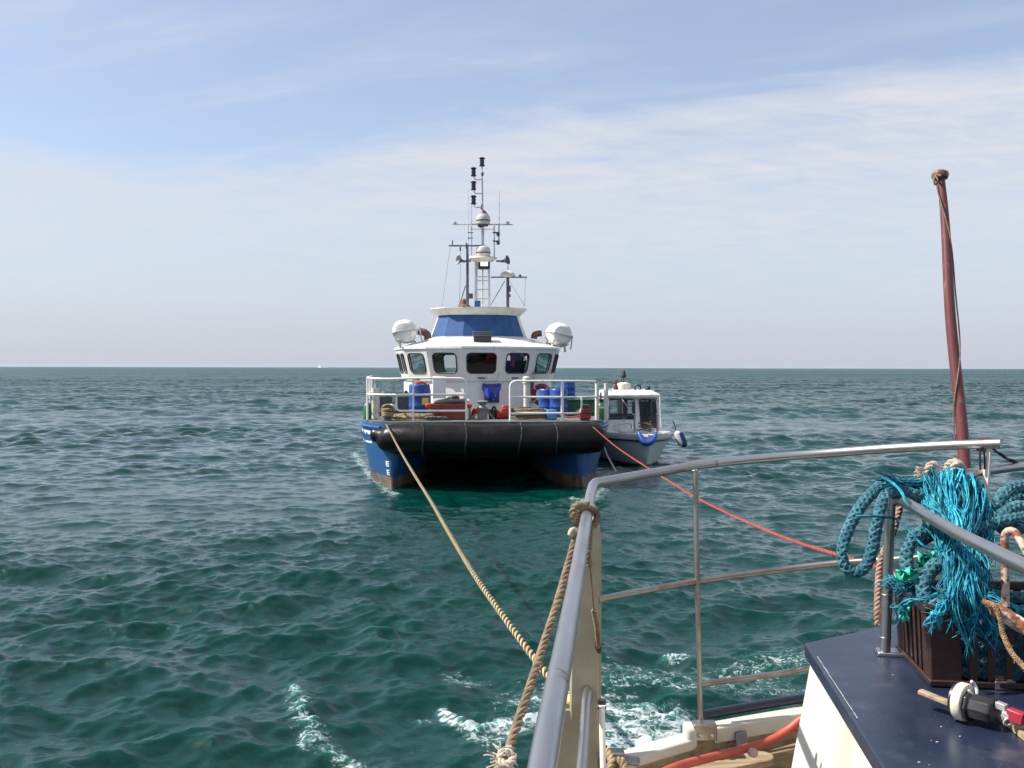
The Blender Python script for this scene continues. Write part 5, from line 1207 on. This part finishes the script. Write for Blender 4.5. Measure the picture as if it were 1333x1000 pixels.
mb = MB(); slab(mb, .1, .02, .11, LY-.02, .02, .2); slab(mb, .014, .1, .03, LY-.1, .02, .2)
cr = MB()
def Kp(*a): return K(*a)
# rope packed in the crate
for lv in range(4):
    w = .04+lv*.05; pts = []
    for i in range(24):
        th_ = 2*math.pi*i/24; rn = RN.uniform(-.02, .02)
        pts.append(K(LX/2+(LX/2-.055+rn*.4)*max(-1, min(1, 1.25*math.cos(th_))), LY/2+(LY/2-.055+rn*.4)*max(-1, min(1, 1.25*math.sin(th_))), w+RN.uniform(-.01, .01)))
    cr.braid(spline(pts, 60, closed=True), .024, .10, per=9)
for lv in range(5):
    w = .06+lv*.045; pts = [K(LX/2+.16*math.cos(a)+RN.uniform(-.02, .02), LY/2+.11*math.sin(a)+RN.uniform(-.02, .02), w) for a in np.linspace(0, 6.2, 14)]
    cr.braid(spline(pts, 50, closed=True), .026, .11, per=9)
for i in range(9):                                   # upright lengths seen through the slots
    u = .14+i*.05; cr.rope([K(u, .045, .02), K(u+.008, .05, .12), K(u-.004, .045, .22)], .017, .07, per=7, sides=5)
# loops over the crate top
cr.braid(spline([P(1205, 690, 3.62), P(1190, 700, 3.6), P(1180, 722, 3.58), P(1183, 745, 3.56), P(1196, 760, 3.55)], 30), .024, .10)
cr.braid(spline([P(1240, 728, 3.5), P(1222, 733, 3.5), P(1208, 748, 3.5), P(1202, 768, 3.48), P(1210, 785, 3.45), P(1232, 786, 3.42), P(1245, 775, 3.45)], 40), .026, .11)
cr.braid(spline([P(1196, 705, 3.7), P(1225, 690, 3.72), P(1250, 700, 3.7), P(1262, 725, 3.65)], 30), .024, .10)
# the bight hanging to the left over the post
cr.braid(spline([P(1215, 655, 3.75), P(1190, 644, 3.74), P(1165, 640, 3.73), P(1150, 650, 3.70), P(1142, 680, 3.66), P(1136, 712, 3.65), P(1128, 735, 3.65), P(1115, 745, 3.66), P(1101, 738, 3.67), P(1096, 718, 3.68), P(1104, 690, 3.70), P(1120, 660, 3.73), P(1138, 640, 3.78), P(1155, 628, 3.82), P(1180, 632, 3.86), P(1210, 640, 3.9)], 120), .022, .10)
# coils on the right
for dx, dy, dd in ((0, 0, 0), (6, 14, .1), (2, 26, -.08)):
    cr.braid(spline([P(1360, 640+dy, 3.9+dd), P(1325, 634+dy, 3.85+dd), P(1305, 645+dy, 3.8+dd), P(1299, 662+dy*.6, 3.78+dd), P(1308, 678+dy*.4, 3.8+dd), P(1335, 676+dy*.4, 3.85+dd), P(1360, 672+dy*.5, 3.9+dd)], 40), .024, .11)
cr.braid(spline([P(1240, 682, 3.65), P(1270, 690, 3.66), P(1300, 680, 3.68), P(1345, 672, 3.75)], 30), .024, .1)
cr.braid(spline([P(1190, 648, 3.95), P(1230, 640, 3.95), P(1262, 655, 3.9), P(1275, 680, 3.8), P(1262, 700, 3.7)], 40), .026, .11)
cr.braid(spline([P(1215, 700, 3.85), P(1228, 660, 3.9), P(1255, 640, 3.92), P(1280, 660, 3.9), P(1285, 700, 3.8), P(1275, 730, 3.65)], 40), .024, .10)
single('teal_rope', cr, TEAL, 'thick braided teal rope coiled in the crate and looped over the casing rail', 'rope', origin=cfl+Vector((0, 0, .02)))
# frayed cyan strands
fr = MB(); rf = random.Random(23); TONE = []
def clump(ctrl, r, k=5, jit=.012, spread=.004, n=20, kink=.0062, tail=.018):
    """a lock of k strands lying close together"""
    base_ = [Vector(c)+Vector((rf.gauss(0, jit), rf.gauss(0, jit*.6), rf.gauss(0, jit*.6))) for c in ctrl]
    pw, qw = rf.uniform(0, 6), rf.uniform(.25, .6); tn = rf.choice((.35, .55, .8, 1.0, 1.0, 1.25, 1.5)); v0_ = len(fr.v)
    for j in range(int(k*1.35+.5) if r < .004 else k):
        off = Vector((rf.gauss(0, spread), rf.gauss(0, spread), rf.gauss(0, spread)))
        pts = [p+off*(.6+.8*rf.random()) for p in base_]; pts[-1] = pts[-1]+Vector((rf.gauss(0, tail), rf.gauss(0, tail*.4), rf.gauss(0, tail)))
        pts = spline(pts, n); ph = rf.uniform(0, 6); fq = rf.uniform(.5, 1.1)
        pts = [p+Vector((kink*1.6*math.sin(i*qw+pw)+kink*.5*math.sin(i*fq+ph), kink*.5*math.cos(i*fq+ph), kink*.6*math.sin(i*qw*1.4+pw))) for i, p in enumerate(pts)]
        rr = r*rf.uniform(.7, 1.2)
        fr.tube(pts, [rr]*(n-2)+[rr*.9, rr*.7, rr*.4], 5)
    TONE.extend([tn]*(len(fr.v)-v0_))
R_ = lambda: rf.choice((.0012, .0017, .0022, .003))
for i in range(34):                                   # from the mound over to the knot behind the rail
    u = (i+rf.random())/34; x0 = 1188+u*92; y0 = 630-19*math.sin(u*math.pi)+rf.uniform(-2, 8)
    xb = 1226+u*38
    clump([P(x0+rf.uniform(-10, 10), y0+16, 4.02), P(x0, y0, 3.92-.05*math.sin(u*3.1)), P(x0*.75+xb*.25+rf.gauss(0, 5), 648, 3.74-.05*math.sin(u*3.1)), P(x0*.4+xb*.6+rf.gauss(0, 5), 676, 3.6), P(xb, 705, 3.5), P(xb+rf.uniform(-4, 4), 724, 3.44)], R_(), rf.choice((2, 3, 4, 5)), .006, .005)
for i in range(46):                                   # the tassel hanging in front of the crate
    u = max(0, min(1, rf.gauss(.5, .3))); xb = 1232+u*38; xe = 1226+u*74; ye = rf.uniform(765, 848)
    clump([P(xb, 712, 3.46), P(xb*.7+xe*.3, 738, 3.41-.02*rf.random()), P(xb*.4+xe*.6+rf.gauss(0, 4), 772, 3.38-.04*rf.random()), P(xe+rf.gauss(0, 4), (775+ye)/2+8, 3.365-.03*rf.random()), P(xe+rf.gauss(0, 6), ye, 3.355)], R_(), rf.choice((2, 3, 4, 5, 6)), .005, .0045)
for i in range(6):                                    # flyaways to the left
    clump([P(1236, 768, 3.42), P(1215, 776, 3.38), P(1190+rf.uniform(-6, 6), 783+rf.uniform(-6, 6), 3.38), P(1168+rf.uniform(-4, 14), 793+rf.uniform(-4, 8), 3.4), P(1155+rf.uniform(-2, 16), 808+rf.uniform(-6, 6), 3.42)][:rf.choice((4, 5, 5))], R_(), rf.choice((1, 2)), .005)
for i in range(8):
    clump([P(1240, 772, 3.40), P(1230, 788, 3.35), P(1220+rf.uniform(-4, 6), 799, 3.33), P(1209+rf.uniform(-2, 10), 807+rf.uniform(-4, 10), 3.325)], R_(), 4, .004, .004)
for i in range(13):                                   # sheaf towards the right
    clump([P(1266, 762, 3.40), P(1283, 772, 3.36), P(1300, 783+rf.uniform(-4, 6), 3.32), P(1322, 797+rf.uniform(-6, 8), 3.28), P(1345, 814+rf.uniform(-8, 8), 3.25)], R_(), 4, .005, .005)
for i in range(6):
    clump([P(1270, 770, 3.4), P(1280, 790, 3.36), P(1287, 810, 3.34), P(1294+rf.uniform(-6, 8), 822+rf.uniform(-6, 6), 3.33)], R_(), 3, .005)
for i in range(9):                                    # loose stuff along the top, towards the post
    clump([P(1245, 640, 3.9), P(1215, 629+rf.uniform(-4, 5), 3.88), P(1180+rf.uniform(-8, 8), 630+rf.uniform(-4, 6), 3.78), P(1155+rf.uniform(-12, 15), 626+rf.uniform(-4, 6), 3.70)], R_(), 3, .006)
for i in range(10):
    clump([P(1200, 632, 3.85), P(1212, 655, 3.70), P(1224, 678, 3.56), P(1238, 705, 3.48)], R_(), 4, .010)
for i in range(11):
    clump([P(1255, 626, 3.95), P(1274, 643, 3.84), P(1285, 668, 3.74), P(1291+rf.uniform(-8, 6), 698, 3.62), P(1287+rf.uniform(-8, 8), 728, 3.5)], R_(), 3, .010)
for c_ in ([P(1148, 622, 3.70), P(1165, 632, 3.66), P(1177, 645, 3.60), P(1183, 660, 3.57)], [P(1118, 673, 3.6), P(1150, 672, 3.6), P(1168, 676, 3.66), P(1185, 692, 3.6), P(1208, 713, 3.5), P(1236, 712, 3.48)]):
    clump(c_, .0042, 2, .002, .002, 26, .001, .001)
for i in range(26):                                   # short ends in the crate's left corner
    a = P(1188+rf.uniform(-20, 25), 762+rf.uniform(-10, 12), 3.55); clump([a, a+Vector((rf.uniform(-.05, .02), 0, rf.uniform(-.01, .02))), a+Vector((rf.uniform(-.09, .05), rf.uniform(-.03, .03), rf.uniform(-.04, .0)))], R_(), 2, .003, .004, 10)
fo = single('frayed_rope', fr, CYAN, 'bright cyan frayed rope strands spilling over the crate like a tassel', 'rope', origin=P(1245, 715, 3.5), sharp=180)
ta = fo.data.attributes.new('tone', 'FLOAT', 'POINT'); ta.data.foreach_set('value', np.array(TONE, np.float32))
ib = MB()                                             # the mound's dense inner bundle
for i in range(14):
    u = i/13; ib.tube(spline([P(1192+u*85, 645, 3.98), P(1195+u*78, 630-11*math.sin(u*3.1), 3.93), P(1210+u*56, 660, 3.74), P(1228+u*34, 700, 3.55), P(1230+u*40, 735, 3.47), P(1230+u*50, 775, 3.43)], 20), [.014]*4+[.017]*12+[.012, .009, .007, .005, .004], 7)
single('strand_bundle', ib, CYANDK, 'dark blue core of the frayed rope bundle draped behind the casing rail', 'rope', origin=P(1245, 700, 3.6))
# mint netting scraps
for (cx_, cy_, D_, s_, lab, sd) in ((1211, 729, 3.56, .040, 'mint green net scrap under the rope loop above the crate', 1), (1181, 748, 3.5, .032, 'mint green net scrap at the back left corner of the crate', 2), (1177, 798, 3.42, .020, 'small mint green net scrap dangling from a strand left of the crate corner', 3)):
    rn = random.Random(sd); c0 = P(cx_, cy_, D_); mb = MB(); G = 6
    g = [[c0+Vector((s_*(i/G-.5)*2*(1.2 if sd < 3 else .6), rn.uniform(-.02, .02)+.015*math.sin(i*2+j), s_*(j/G-.5)*(1.3 if sd < 3 else 2.4)*(1-.3*abs(i/G-.5))+rn.uniform(-.011, .011))) for i in range(G+1)] for j in range(G+1)]
    mb.add([v for r_ in g for v in r_], [(j*(G+1)+i, j*(G+1)+i+1, (j+1)*(G+1)+i+1, (j+1)*(G+1)+i) for j in range(G) for i in range(G)])
    single('net_scrap', mb, MINT, lab, 'net', group='mint green net scraps', solid=.003)
# white cotton rope knots on the back rail
for (cx_, cy_, lab, sd) in ((1214, 611, 'cream cotton rope knot with a pointed end on the rail, left of the two', 1), (1243, 607, 'rounder cream cotton rope knot against the foot of the flagpole', 2)):
    D_ = 4.12; t = thing('rope_knot', lab, 'knot', P(cx_, cy_+6, D_), 0, 'cotton rope knots on the rail'); mb = MB()
    if sd == 1:
        mb.rope(spline([P(1216, 626, 4.1), P(1208, 618, 4.08), P(1210, 607, 4.07), P(1218, 606, 4.08), P(1219, 616, 4.07), P(1212, 624, 4.06)], 24), .0165, .05, per=9, sides=7); mb.rope(spline([P(1216, 604, 4.12), P(1221, 612, 4.12), P(1217, 624, 4.12)], 12), .015, .05, per=9)
    else:
        mb.rope(spline([P(1232, 613, 4.1), P(1236, 604, 4.08), P(1244, 602, 4.07), P(1251, 607, 4.08), P(1252, 615, 4.1)], 24), .0165, .05, per=9, sides=7); mb.rope(spline([P(1240, 616, 4.07), P(1242, 607, 4.05), P(1249, 605, 4.06), P(1254, 612, 4.08)], 20), .016, .05, per=9, sides=7)
    mb.build('knot', COTTON, t, world=True); mb = MB()
    if sd == 1: fray(mb, P(1208, 614, 4.08), (-1, 0, -.08), 26, .055, .0022, .10, RN, .1)
    else: fray(mb, P(1234, 612, 4.08), (-1, 0, -.35), 24, .035, .0022, .2, RN, .2)
    mb.build('frayed_end', COTTON, t, world=True)
# rusty anchor on the right
t = thing('grapnel_anchor', 'rusty small anchor with peeling red and white paint behind the crate', 'anchor', P(1318, 800, 3.5))
mb = MB(); mb.tube(spline([P(1309, 790, 3.25), P(1308.5, 745, 3.27), P(1308, 708, 3.28), P(1308, 697, 3.28), P(1313, 691, 3.28), P(1322, 694, 3.26), P(1335, 716, 3.2), P(1350, 745, 3.15)], 40), .0125, 12); mb.build('shank', PEELRED, t, world=True)
mb = MB(); mb.tube(spline([P(1286, 785, 3.22), P(1300, 796, 3.2), P(1316, 806, 3.18), P(1340, 820, 3.15), P(1370, 838, 3.1)], 24), [.016]*3+[.024]*22, 14); mb.build('arm', RUST, t, world=True)
mb = MB(); mb.braid(spline([P(1280, 783, 3.2), P(1296, 790, 3.16), P(1302, 806, 3.15), P(1306, 826, 3.14), P(1316, 848, 3.1), P(1330, 865, 3.06), P(1350, 885, 3.0)], 50), .0085, .035, per=10)
single('brown_cord', mb, mat('brown_cord_fibre', (.30, .19, .10), .85, 0, (.16, .09, .04), 60), 'thin brown braided cord running down from the rusty anchor arm', 'cord')
# shackle on the lid
p0 = PZ(1300, 893, ZL); t = thing('shackle', 'small rusty shackle lying on the navy lid beside the crate', 'shackle', p0)
mb = MB(); mb.torus((.0, 0, .022), (.2, .3, 1), .028, .010, 20, 8, .4, 5.6); mb.build('bow', RUST, t); mb = MB(); mb.lathe([(.016, 0), (.016, .03), (.01, .034), (0, .034)], (.015, -.03, .005), (.1, -.1, 1), 10); mb.lathe([(.012, 0), (.012, .025), (0, .028)], (-.02, -.025, .012), (-.3, 0, 1), 10); mb.box((.0, -.035, .016), (.07, .028, .03)); mb.build('pin', mat('shackle_steel', (.35, .34, .36), .4, .8, (.2, .16, .12), 30), t, bevel=.004)
# lamp with wooden handle lying on the lid
p0 = PZ(1262, 946, ZL); t = thing('hand_lamp', 'black and white round lamp with a short wooden handle lying on the navy lid', 'lamp', p0)
ax = Vector((.62, -.78, .0)).normalized(); cc = Vector((0, .05, .060))
mb = MB(); Rz = Matrix.Rotation(math.atan2(ax.y, ax.x), 3, 'Z') @ Matrix.Rotation(R(7), 3, 'Y'); mb.box(cc-ax*.078+Vector((0, 0, -.012)), (.125, .026, .014), Rz); mb.build('wooden_handle', WOOD, t, bevel=.003)
mb = MB(); mb.lathe([(.050, -.022), (.056, -.018), (.056, .0), (.052, .004), (0, .004)], cc, ax, 30); mb.build('back_band', BLACK, t)
mb = MB(); mb.lathe([(.0565, -.010), (.058, -.006), (.058, .013), (.055, .017), (.045, .018), (0, .018)], cc, ax, 30); mb.build('white_ring', mat('yellowed_white_plastic', (.70, .67, .52), .4, 0, (.6, .55, .4), 30), t)
mb = MB(); mb.lathe([(.048, .017), (.048, .03), (.040, .034), (.040, .09), (.036, .10), (0, .10)], cc+Vector((0, 0, -.006)), ax, 8); mb.build('black_body', BLACK, t, bevel=.003)
mb = MB(); mb.torus(cc+ax*.04+Vector((0, .02, .045)), (ax.x, ax.y, .5), .022, .006, 16, 7, 0, 4.2)
mb.box(cc+ax*.125+Vector((0, .01, .016)), (.03, .022, .02), Rz); mb.box(cc+ax*.128+Vector((0, -.014, -.002)), (.022, .018, .018), Rz); mb.torus(cc+ax*.13+Vector((0, -.02, -.02)), (0, 1, .3), .012, .004, 14, 6); mb.each('clip', mat('clip_silver', (.65, .62, .60), .3, .6), t, bevel=.002)
mb = MB(); mb.box(cc+ax*.162+Vector((0, -.004, .0)), (.05, .03, .036), Rz); mb.build('red_connector', mat('red_plastic', (.34, .02, .04), .45), t, bevel=.004)
# rust brown cord loop and white rod
c0 = p0+ax*.19+Vector((0, .03, .0))
mb = MB(); mb.rope(spline([c0+Vector(v) for v in ((.10, .02, .02), (.05, -.02, .02), (.0, -.03, .03), (-.012, -.02, .06), (.005, 0, .085), (.03, 0, .085), (.035, -.02, .05), (.01, -.05, .02), (-.02, -.06, .015), (.04, -.08, .014), (.12, -.07, .014))], 50), .0105, .035, per=9, sides=6)
single('cord_loop', mb, mat('rust_brown_fibre', (.17, .06, .035), .85, 0, (.11, .035, .02), 40), 'rust brown cord looped beside the red connector of the lamp', 'cord')
mb = MB(); mb.tube([c0+Vector((.015, .0, .062)), c0+Vector((.15, -.04, .06))], .009, 10)
single('white_rod', mb, COTTON, 'short pale rod passed through the rust brown cord loop', 'rod')


# ------------------------------------------------------------------ the air over the sea
hz = MB(); hz.box((0, 0, 5.5), (24000, 24000, 14.0)); m = bpy.data.materials.new('haze_air'); m.use_nodes = True; m.node_tree.nodes.clear()
o_ = m.node_tree.nodes.new('ShaderNodeOutputMaterial'); pv = m.node_tree.nodes.new('ShaderNodeVolumePrincipled')
pv.inputs['Color'].default_value = (.74, .86, 1.0, 1); pv.inputs['Density'].default_value = 2.5e-5; pv.inputs['Anisotropy'].default_value = .2
m.node_tree.links.new(pv.outputs[0], o_.inputs['Volume'])
tag(hz.build('haze', m), 'thin pale sea haze', 'haze', kind='stuff')
